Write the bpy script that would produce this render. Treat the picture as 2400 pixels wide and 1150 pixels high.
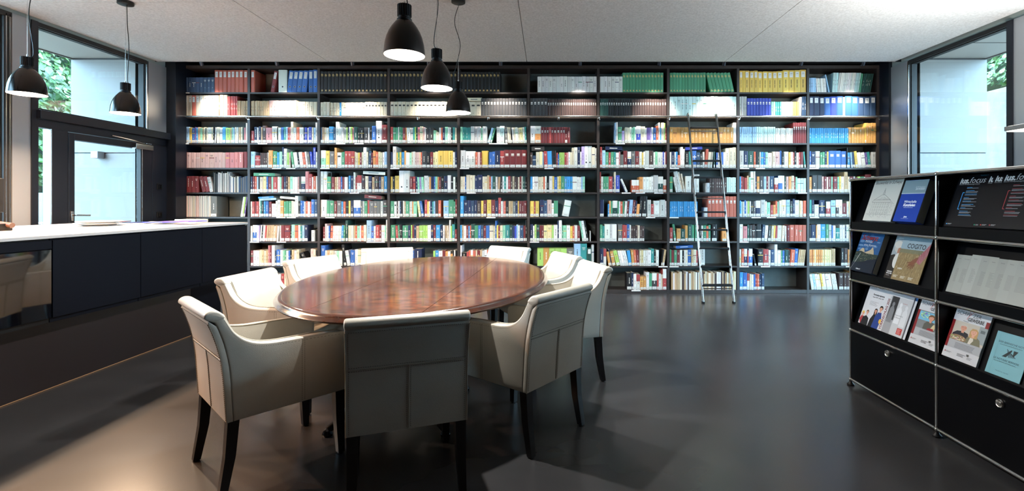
import bpy, bmesh, math, random, re
from mathutils import Vector, Matrix
random.seed(7)
R = math.radians
scene = bpy.context.scene
C = scene.collection
for _o in list(bpy.data.objects):
    bpy.data.objects.remove(_o)

# ------------------------------------------------------------------ camera
FPX, CX, CY, EYE = 1130.0, 1282.0, 474.4, 1.284      # a level shift lens, metres, camera at x=y=0
cam_d = bpy.data.cameras.new('camera')
cam = bpy.data.objects.new('camera', cam_d); C.objects.link(cam)
cam.location = (0, 0, EYE); cam.rotation_euler = (R(90), 0, 0)
cam_d.sensor_width = 36; cam_d.lens = FPX / 2400 * 36
cam_d.shift_x = (1200 - CX) / 2400; cam_d.shift_y = (CY - 575) / 2400
cam_d.clip_start = 0.05; cam_d.clip_end = 200
scene.camera = cam

# ------------------------------------------------------------------ world, sun, exposure
SKY, SUN, EXPO = 26.0, 9.0, -0.08
world = bpy.data.worlds.new('overcast_sky'); scene.world = world; world.use_nodes = True
wn = world.node_tree.nodes; wl = world.node_tree.links
bg = wn['Background']; bg.inputs[0].default_value = (0.46, 0.74, 1.0, 1); bg.inputs[1].default_value = SKY
sun_d = bpy.data.lights.new('sun', 'SUN'); sun_d.energy = SUN; sun_d.angle = R(3); sun_d.color = (1, .95, .86)
sun = bpy.data.objects.new('sun', sun_d); C.objects.link(sun)
sun.rotation_euler = Vector((0.10, -0.50, -0.86)).to_track_quat('-Z', 'Y').to_euler()
vs = scene.view_settings
vs.view_transform = 'Standard'; vs.look = 'None'; vs.exposure = EXPO; vs.gamma = 1; vs.use_curve_mapping = False
scene.cycles.use_denoising = True
scene.cycles.max_bounces = 10; scene.cycles.diffuse_bounces = 6; scene.cycles.glossy_bounces = 5
scene.cycles.transmission_bounces = 8; scene.cycles.transparent_max_bounces = 12
scene.cycles.sample_clamp_indirect = 6; scene.cycles.caustics_reflective = False; scene.cycles.caustics_refractive = False

# lamp powers (the lamps themselves are built further down)
P_TABLE, P_COUNTER, P_SPOT, P_STAND = 60.0, 108.0, 225.0, 150.0

# ------------------------------------------------------------------ helpers
def lin(h):
    if isinstance(h, str):
        h = tuple(int(h[i:i + 2], 16) / 255 for i in (0, 2, 4))
    return tuple(c / 12.92 if c <= .04045 else ((c + .055) / 1.055) ** 2.4 for c in h[:3])

def tag(o, label=None, cat=None, group=None, kind=None):
    if label: o['label'] = label
    if cat: o['category'] = cat
    if group: o['group'] = group
    if kind: o['kind'] = kind
    return o

def empty(name, loc=(0, 0, 0), rz=0.0, parent=None):
    o = bpy.data.objects.new(name, None); C.objects.link(o)
    o.empty_display_size = .1
    o.location = loc; o.rotation_euler = (0, 0, rz); o.parent = parent
    return o

def copy_tree(o, parent=None):
    c = o.copy(); C.objects.link(c); c.parent = parent
    for ch in o.children: copy_tree(ch, c)
    return c

class M:
    """collects shapes, links them as one mesh object"""
    def __init__(s): s.v, s.f, s.c, s.col = [], [], [], None
    def face(s, pts):
        n = len(s.v); s.v += [tuple(p) for p in pts]; s.f.append(tuple(range(n, n + len(pts)))); s.c.append(s.col); return s
    def raw(s, vs, fs):
        n = len(s.v); s.v += [tuple(p) for p in vs]
        for f in fs: s.f.append(tuple(i + n for i in f)); s.c.append(s.col)
        return s
    def box(s, a, b):
        (x0, y0, z0), (x1, y1, z1) = [min(p, q) for p, q in zip(a, b)], [max(p, q) for p, q in zip(a, b)]
        return s.raw([(x0, y0, z0), (x1, y0, z0), (x1, y1, z0), (x0, y1, z0), (x0, y0, z1), (x1, y0, z1), (x1, y1, z1), (x0, y1, z1)],
                     [(3, 2, 1, 0), (4, 5, 6, 7), (0, 1, 5, 4), (1, 2, 6, 5), (2, 3, 7, 6), (3, 0, 4, 7)])
    def bm(s, b):
        b.verts.ensure_lookup_table(); b.verts.index_update()
        s.raw([v.co.copy() for v in b.verts], [[v.index for v in f.verts] for f in b.faces]); b.free(); return s
    def rbox(s, a, b, r=.004, seg=2):
        k = bmesh.new(); lo = [min(p, q) for p, q in zip(a, b)]; hi = [max(p, q) for p, q in zip(a, b)]
        bmesh.ops.create_cube(k, size=1)
        for v in k.verts: v.co = Vector([lo[i] + (v.co[i] + .5) * (hi[i] - lo[i]) for i in range(3)])
        bmesh.ops.bevel(k, geom=list(k.edges), offset=r, segments=seg, affect='EDGES', profile=.5)
        return s.bm(k)
    def prism(s, poly, x0, x1, r=0, seg=2, ax=0):
        """poly of (a,b) extruded along axis ax from x0 to x1; rim edges rounded by r"""
        k = bmesh.new()
        def P(t, p): return {0: (t, p[0], p[1]), 1: (p[0], t, p[1]), 2: (p[0], p[1], t)}[ax]
        A = [k.verts.new(P(x0, p)) for p in poly]; B = [k.verts.new(P(x1, p)) for p in poly]
        n = len(poly); caps = [k.faces.new(A[::-1]), k.faces.new(B)]
        for i in range(n): k.faces.new((A[i], A[(i + 1) % n], B[(i + 1) % n], B[i]))
        bmesh.ops.recalc_face_normals(k, faces=list(k.faces))
        if r: bmesh.ops.bevel(k, geom=[e for c in caps for e in c.edges], offset=r, segments=seg, affect='EDGES', profile=.5)
        return s.bm(k)
    def tube(s, pts, r, n=8, cap=True, rs=None):
        pts = [Vector(p) for p in pts]; rings = []; up = None
        for i, p in enumerate(pts):
            t = (pts[min(i + 1, len(pts) - 1)] - pts[max(i - 1, 0)]).normalized()
            if up is None: up = t.orthogonal().normalized()
            else: up = (up - t * up.dot(t)).normalized()
            w = t.cross(up); rr = rs[i] if rs else r
            rings.append([p + (up * math.cos(2 * math.pi * j / n) + w * math.sin(2 * math.pi * j / n)) * rr for j in range(n)])
        vs = [p for g in rings for p in g]; fs = []
        for i in range(len(rings) - 1):
            for j in range(n): fs.append((i * n + j, i * n + (j + 1) % n, (i + 1) * n + (j + 1) % n, (i + 1) * n + j))
        if cap: fs += [tuple(range(n))[::-1], tuple(range((len(rings) - 1) * n, len(rings) * n))]
        return s.raw(vs, fs)
    def lathe(s, prof, n=32, at=(0, 0, 0), closed=False):
        """prof of (radius, z) from one end to the other"""
        vs = [(at[0] + r * math.cos(2 * math.pi * j / n), at[1] + r * math.sin(2 * math.pi * j / n), at[2] + z) for r, z in prof for j in range(n)]
        fs = []
        m = len(prof)
        for i in range(m if closed else m - 1):
            k = (i + 1) % m
            for j in range(n): fs.append((i * n + j, k * n + j, k * n + (j + 1) % n, i * n + (j + 1) % n))
        if not closed:
            if prof[0][0] > 1e-5: fs.append(tuple(range(n)))
            if prof[-1][0] > 1e-5: fs.append(tuple(range((m - 1) * n, m * n))[::-1])
        return s.raw(vs, fs)
    def ball(s, c, r, n=12):
        return s.lathe([(r * math.sin(math.pi * i / 8), -r * math.cos(math.pi * i / 8)) for i in range(9)], n, c)
    def mesh(s, name, mat, smooth=None):
        me = bpy.data.meshes.new(name); me.from_pydata(s.v, [], s.f)
        if any(c is not None for c in s.c):
            at = me.color_attributes.new('Col', 'FLOAT_COLOR', 'CORNER'); buf = []
            for f, c in zip(s.f, s.c):
                c = c or (.5, .5, .5)
                buf += [c[0], c[1], c[2], 1.0] * len(f)
            at.data.foreach_set('color', buf)
        me.validate(); 
        if smooth is not None:
            me.polygons.foreach_set('use_smooth', [True] * len(me.polygons)); me.set_sharp_from_angle(angle=R(smooth))
        if mat: me.materials.append(mat)
        me.update(); return me
    def build(s, name, mat, parent=None, smooth=None):
        o = bpy.data.objects.new(name, s.mesh(name, mat, smooth)); C.objects.link(o); o.parent = parent
        return o

def fixn(o):
    k = bmesh.new(); k.from_mesh(o.data); bmesh.ops.remove_doubles(k, verts=k.verts, dist=1e-6)
    bmesh.ops.recalc_face_normals(k, faces=list(k.faces)); k.to_mesh(o.data); k.free(); o.data.update(); return o

def spline(pts, n=6):
    out = []
    P = [Vector(p) for p in pts]; P = [P[0] * 2 - P[1]] + P + [P[-1] * 2 - P[-2]]
    for i in range(1, len(P) - 2):
        for k in range(n):
            t = k / n; a, b, c, d = P[i - 1], P[i], P[i + 1], P[i + 2]
            out.append(.5 * ((2 * b) + (c - a) * t + (2 * a - 5 * b + 4 * c - d) * t * t + (3 * b - a - 3 * c + d) * t ** 3))
    out.append(P[-2]); return out

# ------------------------------------------------------------------ materials
def mat(name, col=(.5, .5, .5), rough=.5, metal=0.0, spec=.5, coat=0.0, emit=None, es=0.0):
    m = bpy.data.materials.new(name); m.use_nodes = True
    b = m.node_tree.nodes['Principled BSDF']
    b.inputs['Base Color'].default_value = (*lin(col), 1) if isinstance(col, str) else (*col, 1)
    b.inputs['Roughness'].default_value = rough; b.inputs['Metallic'].default_value = metal
    b.inputs['Specular IOR Level'].default_value = spec; b.inputs['Coat Weight'].default_value = coat
    b.inputs['Coat Roughness'].default_value = .08
    if emit: b.inputs['Emission Color'].default_value = (*emit, 1); b.inputs['Emission Strength'].default_value = es
    return m

def N(m, typ, **kw):
    n = m.node_tree.nodes.new(typ)
    for k, v in kw.items():
        if k in n.inputs: n.inputs[k].default_value = v
        else: setattr(n, k, v)
    return n

def L(m, a, ao, b, bi): m.node_tree.links.new(a.outputs[ao], b.inputs[bi])

def noise_col(m, c0, c1, scale=5, detail=6, lo=.35, hi=.65, stretch=None, rough=None, bump=0.0, bscale=None, distort=0.0):
    b = m.node_tree.nodes['Principled BSDF']
    tc = N(m, 'ShaderNodeTexCoord'); mp = N(m, 'ShaderNodeMapping')
    if stretch: mp.inputs['Scale'].default_value = stretch
    L(m, tc, 'Object', mp, 'Vector')
    nz = N(m, 'ShaderNodeTexNoise', Scale=scale, Detail=detail, Distortion=distort); L(m, mp, 'Vector', nz, 'Vector')
    rp = N(m, 'ShaderNodeValToRGB'); L(m, nz, 'Fac', rp, 'Fac')
    rp.color_ramp.elements[0].position = lo; rp.color_ramp.elements[1].position = hi
    rp.color_ramp.elements[0].color = (*lin(c0), 1); rp.color_ramp.elements[1].color = (*lin(c1), 1)
    L(m, rp, 'Color', b, 'Base Color')
    if rough:
        mr = N(m, 'ShaderNodeMapRange'); mr.inputs['To Min'].default_value = rough[0]; mr.inputs['To Max'].default_value = rough[1]
        L(m, nz, 'Fac', mr, 'Value'); L(m, mr, 'Result', b, 'Roughness')
    if bump:
        n2 = N(m, 'ShaderNodeTexNoise', Scale=bscale or scale * 6, Detail=4); L(m, mp, 'Vector', n2, 'Vector')
        bp = N(m, 'ShaderNodeBump', Strength=bump, Distance=.01); L(m, n2, 'Fac', bp, 'Height'); L(m, bp, 'Normal', b, 'Normal')
    return m

MT = {}
MT['floor'] = noise_col(mat('polished_screed_floor', rough=.27, spec=.5), '29292b', '3c3c3e', 1.6, 2, .15, .85, (1, 1.9, 1), None, 0, 60, .2)
MT['ceiling'] = noise_col(mat('grey_felt_ceiling', rough=.95, spec=.1), 'b3b2b1', 'cccbca', 55, 6, .3, .7, None, None, .25, 120)
MT['concrete'] = noise_col(mat('exposed_concrete', rough=.85, spec=.3), '5c6260', '777d79', 3, 10, .3, .7, None, None, .15, 40)
MT['dark'] = mat('anthracite_lacquer', '0d121b', .35)
MT['darkwall'] = mat('dark_wall', '1b1d22', .7)
MT['alu'] = mat('brushed_aluminium_panel', '9b9ea1', .34, .5)
MT['lit_gap_tone'] = mat('header_lit_gap_tone', '8d9a97', .5)  # pale green-grey stands in for the lit gap above the windows
MT['frame'] = mat('dark_window_frame', '10141d', .4, .1, .4)
MT['gasket'] = mat('rubber_gasket', '08090a', .6)
MT['steel'] = mat('stainless_steel', 'c9c7c4', .22, 1)
MT['ladder_steel'] = mat('satin_steel_tube', '8f8f8d', .2, 1)
MT['chrome'] = mat('polished_chrome', 'd8d8d6', .07, 1)
MT['carcass'] = noise_col(mat('dark_shelf_board', rough=.42), '2b2523', '372f2c', 6, 4, .3, .7, (1, 1, 1))
MT['navy'] = mat('matt_midnight_laminate', '070b14', .5, 0, .1)
MT['plinth'] = mat('dark_brown_plinth', '1d1719', .35)
MT['white_top'] = mat('white_mineral_worktop', 'bdbab8', .35)
MT['blackglass'] = mat('black_glass', '05060a', .04, 0, .8)
MT['leather'] = noise_col(mat('ivory_leather', rough=.42, spec=.45), 'b0aca1', 'bcb8ad', 4, 5, .3, .7, None, (.36, .5), .12, 260)
MT['stitch'] = mat('grey_thread', '5d584f', .8)
MT['piping'] = mat('leather_piping', 'a29b8b', .5)
MT['darkwood'] = mat('black_stained_wood', '0c0a0b', .35)
MT['black_lamp'] = mat('black_enamel', '040507', .2, 0, .35)
MT['black_plastic'] = mat('black_plastic', '0a0b0d', .45, 0, .25)
MT['shade_in'] = mat('white_shade_lining', 'f4ece0', .6)
MT['warm_glow'] = mat('lamp_diffuser', 'ffffff', .5, emit=(1, .9, .76), es=9.0)
MT['cool_glow'] = mat('led_diffuser', 'ffffff', .5, emit=(1, .93, .84), es=7.0)
MT['spot_body'] = mat('spotlight_body', '30323a', .3, .7)
MT['whitepanel'] = mat('white_cladding_panel', '6f6a65', .5)
MT['soffit'] = mat('white_soffit_panel', 'a19a94', .6)
MT['pavement'] = noise_col(mat('pale_pavement', rough=.9), '7d7973', '94908a', 4, 6)
MT['black_steel'] = mat('black_powder_coated_steel', '030407', .35, 0, .12)
MT['paper'] = mat('white_paper', 'e9e8e4', .7)
MT['ceramic'] = mat('white_porcelain', 'e6e4e0', .2)

def colour_material(name, rough, spec=.4, bump=0):
    m = mat(name, rough=rough, spec=spec); b = m.node_tree.nodes['Principled BSDF']
    a = N(m, 'ShaderNodeVertexColor', layer_name='Col'); L(m, a, 'Color', b, 'Base Color')
    return m
MT['book'] = colour_material('book_cloth_and_card', .5)
MT['print'] = colour_material('printed_cover', .3, .4)
# glass: clear pane with real reflections
g = mat('window_glass', 'ffffff', 0); nt = g.node_tree; nt.nodes.remove(nt.nodes['Principled BSDF'])
gt = N(g, 'ShaderNodeBsdfTransparent'); gt.inputs[0].default_value = (.93, .97, .965, 1)
gg = N(g, 'ShaderNodeBsdfGlossy', Roughness=.0); lw = N(g, 'ShaderNodeLayerWeight', Blend=.5); pw = N(g, 'ShaderNodeMath', operation='POWER'); pw.inputs[1].default_value = 5; L(g, lw, 'Facing', pw, 0)
fr = N(g, 'ShaderNodeMath', operation='MULTIPLY_ADD'); fr.inputs[1].default_value = .96; fr.inputs[2].default_value = .04; L(g, pw, 0, fr, 0); mx = N(g, 'ShaderNodeMixShader')
L(g, fr, 0, mx, 0); nt.links.new(gt.outputs[0], mx.inputs[1]); nt.links.new(gg.outputs[0], mx.inputs[2])
nt.links.new(mx.outputs[0], nt.nodes['Material Output'].inputs[0]); MT['glass'] = g
# burr wood of the table
w = mat('polished_burr_wood', rough=.15, spec=.55, coat=.35); b = w.node_tree.nodes['Principled BSDF']
tc = N(w, 'ShaderNodeTexCoord'); mp = N(w, 'ShaderNodeMapping'); mp.inputs['Scale'].default_value = (2.2, 9, 2); mp.inputs['Rotation'].default_value = (0, 0, R(4)); L(w, tc, 'Object', mp, 'Vector')
n1 = N(w, 'ShaderNodeTexNoise', Scale=6, Detail=9, Distortion=.8); L(w, mp, 'Vector', n1, 'Vector')
n2 = N(w, 'ShaderNodeTexNoise', Scale=1.1, Detail=4, Distortion=.6); L(w, tc, 'Object', n2, 'Vector')
rp = N(w, 'ShaderNodeValToRGB'); L(w, n1, 'Fac', rp, 'Fac')
e = rp.color_ramp.elements; e[0].position = .32; e[0].color = (*lin('1e130d'), 1); e[1].position = .72; e[1].color = (*lin('86502e'), 1)
k = rp.color_ramp.elements.new(.52); k.color = (*lin('57301b'), 1)
r2 = N(w, 'ShaderNodeValToRGB'); L(w, n2, 'Fac', r2, 'Fac'); r2.color_ramp.elements[0].position = .35; r2.color_ramp.elements[1].position = .7
r2.color_ramp.elements[0].color = (.55, .5, .48, 1); r2.color_ramp.elements[1].color = (1.25, 1.15, 1.05, 1)
mm = N(w, 'ShaderNodeMix', data_type='RGBA', blend_type='MULTIPLY'); mm.inputs[0].default_value = 1
w.node_tree.links.new(rp.outputs[0], mm.inputs[6]); w.node_tree.links.new(r2.outputs[0], mm.inputs[7]); w.node_tree.links.new(mm.outputs[2], b.inputs['Base Color'])
MT['burr'] = w
MT['rim'] = noise_col(mat('polished_table_edge', rough=.22, spec=.5, coat=.3), '2c150e', '4c2717', 9, 6)
# leaves
lf = mat('ivy_leaf', '5f9440', .45); b = lf.node_tree.nodes['Principled BSDF']
at = N(lf, 'ShaderNodeVertexColor', layer_name='Col'); L(lf, at, 'Color', b, 'Base Color'); b.inputs['Subsurface Weight'].default_value = 0
MT['leaf'] = lf
# ================================================================== the room
XL, XR, ZC = -5.25, 4.745, 3.17          # window planes, ceiling height
YB0, YB1 = 6.82, 7.12                    # bookcase front, concrete wall behind it
YBACK = -2.6
YS = 6.47                                # ceiling edge before the bookcase
st = lambda o: tag(o, kind='structure')
st(M().box((XL - .2, YBACK, -.2), (XR + .2, YB1 + .3, 0)).build('floor', MT['floor']))
st(M().box((-6.0, YB1, -.2), (5.5, YB1 + .3, 3.9)).build('wall_back', MT['concrete']))
st(M().box((XL - .3, YBACK - .3, -.2), (XR + .3, YBACK, 3.9)).build('wall_front', MT['darkwall']))
# ceiling: felt panels with open joints between them
ce = empty('ceiling'); st(ce)
xs = [XL + .03, -2.93, -.27, 2.38, XR - .085]; ys = [YBACK, 1.9, 4.54, YS]
for a in range(4):
    for b_ in range(3):
        M().box((xs[a] + .003, ys[b_] + .002, ZC), (xs[a + 1] - .003, ys[b_ + 1] - .002, ZC + .05)).build('felt_panel', MT['ceiling'], ce)
M().box((XL - 1.05, YBACK - .3, ZC + .12), (XR + 1.1, YB1 + .3, ZC + .5)).build('roof_slab', MT['darkwall'], ce)
M().box((XL - .02, YS - .012, ZC), (XR, YS, ZC + .1)).build('edge_fascia', MT['frame'], ce)

bays = [(4.95, 6.31), (3.29, 4.655), (1.63, 2.99)]
def side_wall(name, X, s):
    """glazed side: s=-1 left, +1 right"""
    wl_ = empty(name); st(wl_)
    a, b_ = (X, X + s * .12)
    M().box((a, bays[-1][0] - .06, 0), (X + s * .12, YBACK, ZC + .2)).build('solid_panel', MT['darkwall'], wl_)
    M().box((a - s * .0, 1.57, ZC - .035), (X + s * .12, 6.66, ZC + .2)).build('header_frame', MT['lit_gap_tone'], wl_)
    M().box((X - s * .012, 1.57, ZC - .075), (X, 6.31, ZC - .028)).build('header_strip', MT['gasket'], wl_)
    # aluminium piers and their dark posts
    for y0, y1 in ((6.335, 6.63), (4.72, 4.887), (3.05, 3.227)):
        M().box((a - s * .015, y0, 0), (X + s * .11, y1, ZC - .03)).build('metal_pier', MT['alu'], wl_)
    for y0, y1 in ((4.887, 4.95), (3.227, 3.29), (1.57, 1.63)):
        M().box((a - s * .03, y0, 0), (X + s * .11, y1, ZC - .03)).build('frame_post', MT['frame'], wl_)
    for y0, y1 in ((6.31, 6.335), (4.655, 4.72), (2.99, 3.05)):
        M().box((a - s * .004, y0, 0), (X + s * .1, y1, ZC - .03)).build('gasket_jamb', MT['gasket'], wl_)
        for q in (.25, .75):
            yy = y0 + (y1 - y0) * q
            M().box((a - s * .012, yy - .004, 0), (X, yy + .004, ZC - .05)).build('gasket_trim', MT['steel'], wl_)
    return wl_
wl_left = side_wall('wall_left', XL, -1)
wl_right = side_wall('wall_right', XR, 1)
# dark returns beside the bookcase
st(M().box((XL - .05, 6.63, 0), (-5.105, YB1, ZC + .1)).build('trim_1', MT['dark']))
st(M().box((4.70, 6.63, 0), (XR + .05, YB1, ZC + .1)).build('trim_2', MT['dark']))

n_win = 0
def window(X, s, y0, y1, z0, z1):
    global n_win; n_win += 1
    w_ = empty('window_%d' % n_win, ((X + s * .05), (y0 + y1) / 2, z0)); st(w_)
    M().box((-.006, (y0 - y1) / 2, 0), (.006, (y1 - y0) / 2, z1 - z0)).build('pane', MT['glass'], w_)
    fr_ = M()
    h = (y1 - y0) / 2; H = z1 - z0
    fr_.box((-.03, -h, -.0), (.03, h, .03)); fr_.box((-.03, -h, H - .03), (.03, h, H)); fr_.box((-.03, -h, .03), (.03, -h + .012, H - .03)); fr_.box((-.03, h - .012, .03), (.03, h, H - .03))
    fr_.build('window_frame', MT['gasket'], w_)
    return w_
# left: window above the door, door with sidelight below it; the other bays full height
window(XL, -1, 4.95, 6.31, 2.234, ZC - .05)
for y0, y1 in bays[1:]: window(XL, -1, y0, y1, .02, ZC - .05)
for y0, y1 in bays: window(XR, 1, y0, y1, .02, ZC - .05)

# transom beam above the door
st(M().rbox((XL - .08, 4.93, 2.145), (XL + .075, 6.64, 2.234), .004).build('trim_3', MT['frame']))
# door
do = empty('door_1', (XL, 5.264, 0)); st(do)
def dbox(n, a, b_, m, par=do, r=.003): return M().rbox((a[0], a[1] - 5.264, a[2]), (b_[0], b_[1] - 5.264, b_[2]), r).build(n, m, par)
dbox('frame_head', (-.07, 4.95, 2.06), (.02, 6.63, 2.145), MT['frame'])
dbox('frame_post', (-.07, 5.085, 0), (.03, 5.255, 2.06), MT['frame'])
dbox('gasket_jamb', (-.05, 5.07, 0), (.034, 5.084, 2.06), MT['steel'])
dbox('frame_post', (-.07, 6.39, 0), (.02, 6.63, 2.06), MT['frame'])
dbox('sidelight_frame', (-.06, 4.95, 0), (.0, 5.07, .1), MT['frame'])
M().box((-.03, 4.95 - 5.264, .1), (-.02, 5.07 - 5.264, 2.06)).build('sidelight_pane', MT['glass'], do)
leaf = empty('door_leaf', (0, 0, 0), 0, do)
dbox('leaf_stile', (-.05, 5.262, .01), (.03, 5.33, 2.05), MT['frame'], leaf)
dbox('leaf_stile', (-.05, 6.235, .01), (.03, 6.375, 2.05), MT['frame'], leaf)
dbox('leaf_rail', (-.05, 5.33, 1.975), (.03, 6.235, 2.05), MT['frame'], leaf)
dbox('leaf_rail', (-.05, 5.33, .01), (.03, 6.235, .12), MT['frame'], leaf)
dbox('leaf_gasket', (-.02, 6.19, .12), (.036, 6.235, 1.975), MT['gasket'], leaf)
dbox('leaf_gasket_strip', (.03, 6.205, .12), (.04, 6.215, 1.975), MT['steel'], leaf)
M().box((-.02, .066, .12), (-.01, .926, 1.975)).build('pane', MT['glass'], leaf)
hd = M(); hd.rbox((.028, .02, 1.08), (.038, .05, 1.19), .004).tube([(.038, .035, 1.145), (.075, .035, 1.145), (.082, .05, 1.145), (.082, .19, 1.14)], .009, 10)
hd.build('door_handle', MT['steel'], leaf, 40)
dc = empty('door_closer', (0, 0, 0), 0, do)
M().rbox((.03, .80, 1.965), (.085, 1.07, 2.03), .004).build('closer_box', MT['steel'], do)
M().tube([(.05, .95, 2.045), (.07, .78, 2.06), (.05, .50, 2.085)], .007, 8).build('closer_arm', MT['steel'], do, 40)
bpy.data.objects.remove(dc)
# grey alarm box outside on the white wall, intercoms on the return
al = tag(M().rbox((XL - .62, 6.20, 1.855), (XL - .53, 6.298, 1.945), .006).build('alarm_box', mat('grey_plastic', 'b5abab', .4)), 'small grey alarm box on white wall outside the glass door', 'alarm box')
for z, lb in ((1.50, 'upper black wall switch beside the glass door'), (1.12, 'lower black wall switch near worktop beside the glass door')):
    sw = tag(empty('wall_switch', (XL + .02, 6.50, z)), lb, 'switch', 'black switches by the door')
    M().rbox((0, -.04, -.04), (.012, .04, .04), .003).build('cover_plate', MT['black_plastic'], sw)
    M().rbox((.012, -.022, -.022), (.018, .022, .022), .002).build('rocker', MT['black_lamp'], sw)

# ================================================================== outdoors
st(M().box((-40, -30, -.5), (-5.4, 40, -.06)).build('ground_1', MT['pavement']))
st(M().box((4.9, -30, -.5), (40, 40, -.06)).build('ground_2', MT['pavement']))
def porch(n, X, s, out):
    """white fin wall and soffit beyond the glazed side"""
    f = empty('porch_%d' % n); st(f)
    x0, x1 = X + s * .13, X + s * out
    for z0, z1 in ((-.06, .995), (1.007, 1.925), (1.937, 3.15)):
        M().rbox((x0, 6.30, z0), (x1, 6.314, z1), .002).build('cladding_panel', MT['whitepanel'], f)
    M().box((x0 + s * .005, 6.315, -.06), (x1 - s * .005, 6.55, 3.15)).build('cladding_core', MT['gasket'], f)
    M().box((x0, -3, 3.175), (x1, 6.6, 3.28)).build('soffit_panel', MT['soffit'], f)
    M().box((x0, 6.32, 3.155), (x1 - s * .01, 6.6, 3.175)).build('shadow_gap', MT['gasket'], f)
    M().box((x1, -3, 3.16), (x1 + s * .02, 6.6, 3.6)).build('roof_fascia', MT['whitepanel'], f)
    return f
pl = porch(1, XL, -1, .97); pr = porch(2, XR, 1, 1.005)
sl = M()
for a_, b2 in (((5.0, 5.3), (5.58, 5.306)), ((5.0, 5.7), (5.58, 5.706)), ((5.0, 5.3), (5.006, 5.706)), ((5.574, 5.3), (5.58, 5.706))):
    sl.box((a_[0], a_[1], 3.17), (b2[0], b2[1], 3.176))
sl.build('recessed_light_frame', MT['gasket'], pr)

def foliage(name, n, fn, size, cols, label, cat):
    m = M(); rnd = random.Random(5)
    for i in range(n):
        p, nrm = fn(rnd)
        t = Vector(nrm) + Vector((rnd.uniform(-.7, .7), rnd.uniform(-.7, .7), rnd.uniform(-.5, .9)))
        q = t.to_track_quat('Z', 'Y') @ Matrix.Rotation(rnd.uniform(0, 6.28), 3, 'Z').to_quaternion()
        z = size * rnd.uniform(.6, 1.35); m.col = lin(rnd.choice(cols))
        pts = [(0, -.5, 0), (.32, -.28, .06), (.42, .05, .1), (0, .55, -.05), (-.42, .05, .1), (-.32, -.28, .06)]
        vs_ = [Vector(p) + q @ (Vector(k_) * z) for k_ in pts]
        m.raw(vs_, [(0, 1, 2, 3), (0, 3, 4, 5)])
    return tag(m.build(name, MT['leaf']), label, cat, kind='stuff')
GREENS = ['2f5224', '41642f', '50713c', '243f20', '667f4f', '38582b']
def hedge_l(r):
    y = r.uniform(6.2, 13); z = r.uniform(1.6, 5.6); return (-9.35 - .35 * z * .3 + r.uniform(-.35, .35) + .3 * math.sin(y * 2.1 + z * 2.3), y, z), (1, 0, .5)
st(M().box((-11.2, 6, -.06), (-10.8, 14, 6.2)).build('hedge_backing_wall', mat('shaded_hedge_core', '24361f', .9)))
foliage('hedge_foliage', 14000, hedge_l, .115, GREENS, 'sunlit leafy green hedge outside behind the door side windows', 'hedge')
# fence and low wall in front of the hedge
fe = tag(empty('chain_link_fence', (-8.0, 4.0, -.06)), 'low chain link fence outside the narrow pane beside the door', 'fence')
wire = M()
for k_ in range(-10, 110):
    y = k_ * .11
    wire.tube([(0, y, .45), (0, y + .55, 1.0)], .007, 4, False); wire.tube([(0, y + .55, .45), (0, y, 1.0)], .007, 4, False)
wire.build('wire_mesh', MT['steel'], fe)
M().tube([(0, -2, 1.02), (0, 13, 1.02)], .022, 8).build('top_rail', MT['steel'], fe)
for k_ in range(6): M().tube([(0, k_ * 2.1 - 1.2, 0), (0, k_ * 2.1 - 1.2, 1.08)], .025, 8).build('fence_post', MT['steel'], fe)
st(M().box((-8.75, 6, -.06), (-8.55, 14, 1.45)).build('garden_wall_white', MT['whitepanel']))
# right: board marked concrete retaining wall with ivy above
rw = empty('retaining_wall'); st(rw)
rc = noise_col(mat('weathered_concrete', rough=.9), '4c4c48', '6f6e68', 2.5, 10, .3, .7, (1, 1, .6), None, .3, 30)
for k_ in range(5):
    M().rbox((7.6, 5.5 + k_ * 2.0, -.06), (8.0, 7.485 + k_ * 2.0, 3.2), .01).build('concrete_panel', rc, rw)
def hedge_r(r):
    y = r.uniform(5.6, 14); z = r.uniform(3.35, 5.2); return (7.75 + r.uniform(-.3, .4) + .25 * (z - 3.1), y, z), (-1, 0, .6)
foliage('ivy_foliage', 7000, hedge_r, .1, GREENS, 'green ivy on top of the concrete wall outside', 'ivy')
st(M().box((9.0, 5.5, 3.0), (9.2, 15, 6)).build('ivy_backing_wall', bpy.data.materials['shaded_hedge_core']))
# ================================================================== bookcase frame
PX = YB0 / FPX                                   # metres per photo pixel at the bookcase front
def bx(px): return (px - CX) * PX
def bz(py): return EYE + (CY - py) * PX
COLS = [419 + 163.9 * i for i in range(11)]      # divider centres
ROWY = [216, 273, 335, 393, 450.5, 508, 565.3, 623, 679]     # tops of the shelf boards
SHZ = [bz(y) for y in ROWY]
DT, STK = .034, .022
bc = tag(empty('bookcase', (0, YB0, 0)), 'dark wall-wide bookcase with ten bays of nine shelves', 'bookcase')
ztop = bz(160.6)
for i, px in enumerate(COLS):
    h_ = DT / 2
    M().box((bx(px) - h_, 0, .0), (bx(px) + h_, .295, ztop)).build('divider', MT['carcass'], bc)
M().box((bx(COLS[0]) - .05, -.002, ztop), (bx(COLS[-1]) + .05, .295, bz(153))).build('top_board', MT['carcass'], bc)
M().box((bx(COLS[0]) - .09, 0.02, 0), (bx(COLS[0]) - DT / 2, .295, ztop)).build('side_filler', MT['carcass'], bc)
M().box((bx(COLS[-1]) + DT / 2, 0.02, 0), (bx(COLS[-1]) + .02 + .07, .295, ztop)).build('side_filler', MT['carcass'], bc)
sm = M().box((0, .003, -STK), (bx(COLS[1]) - bx(COLS[0]) - DT, .293, 0)).mesh('shelf', MT['carcass'])
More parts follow.
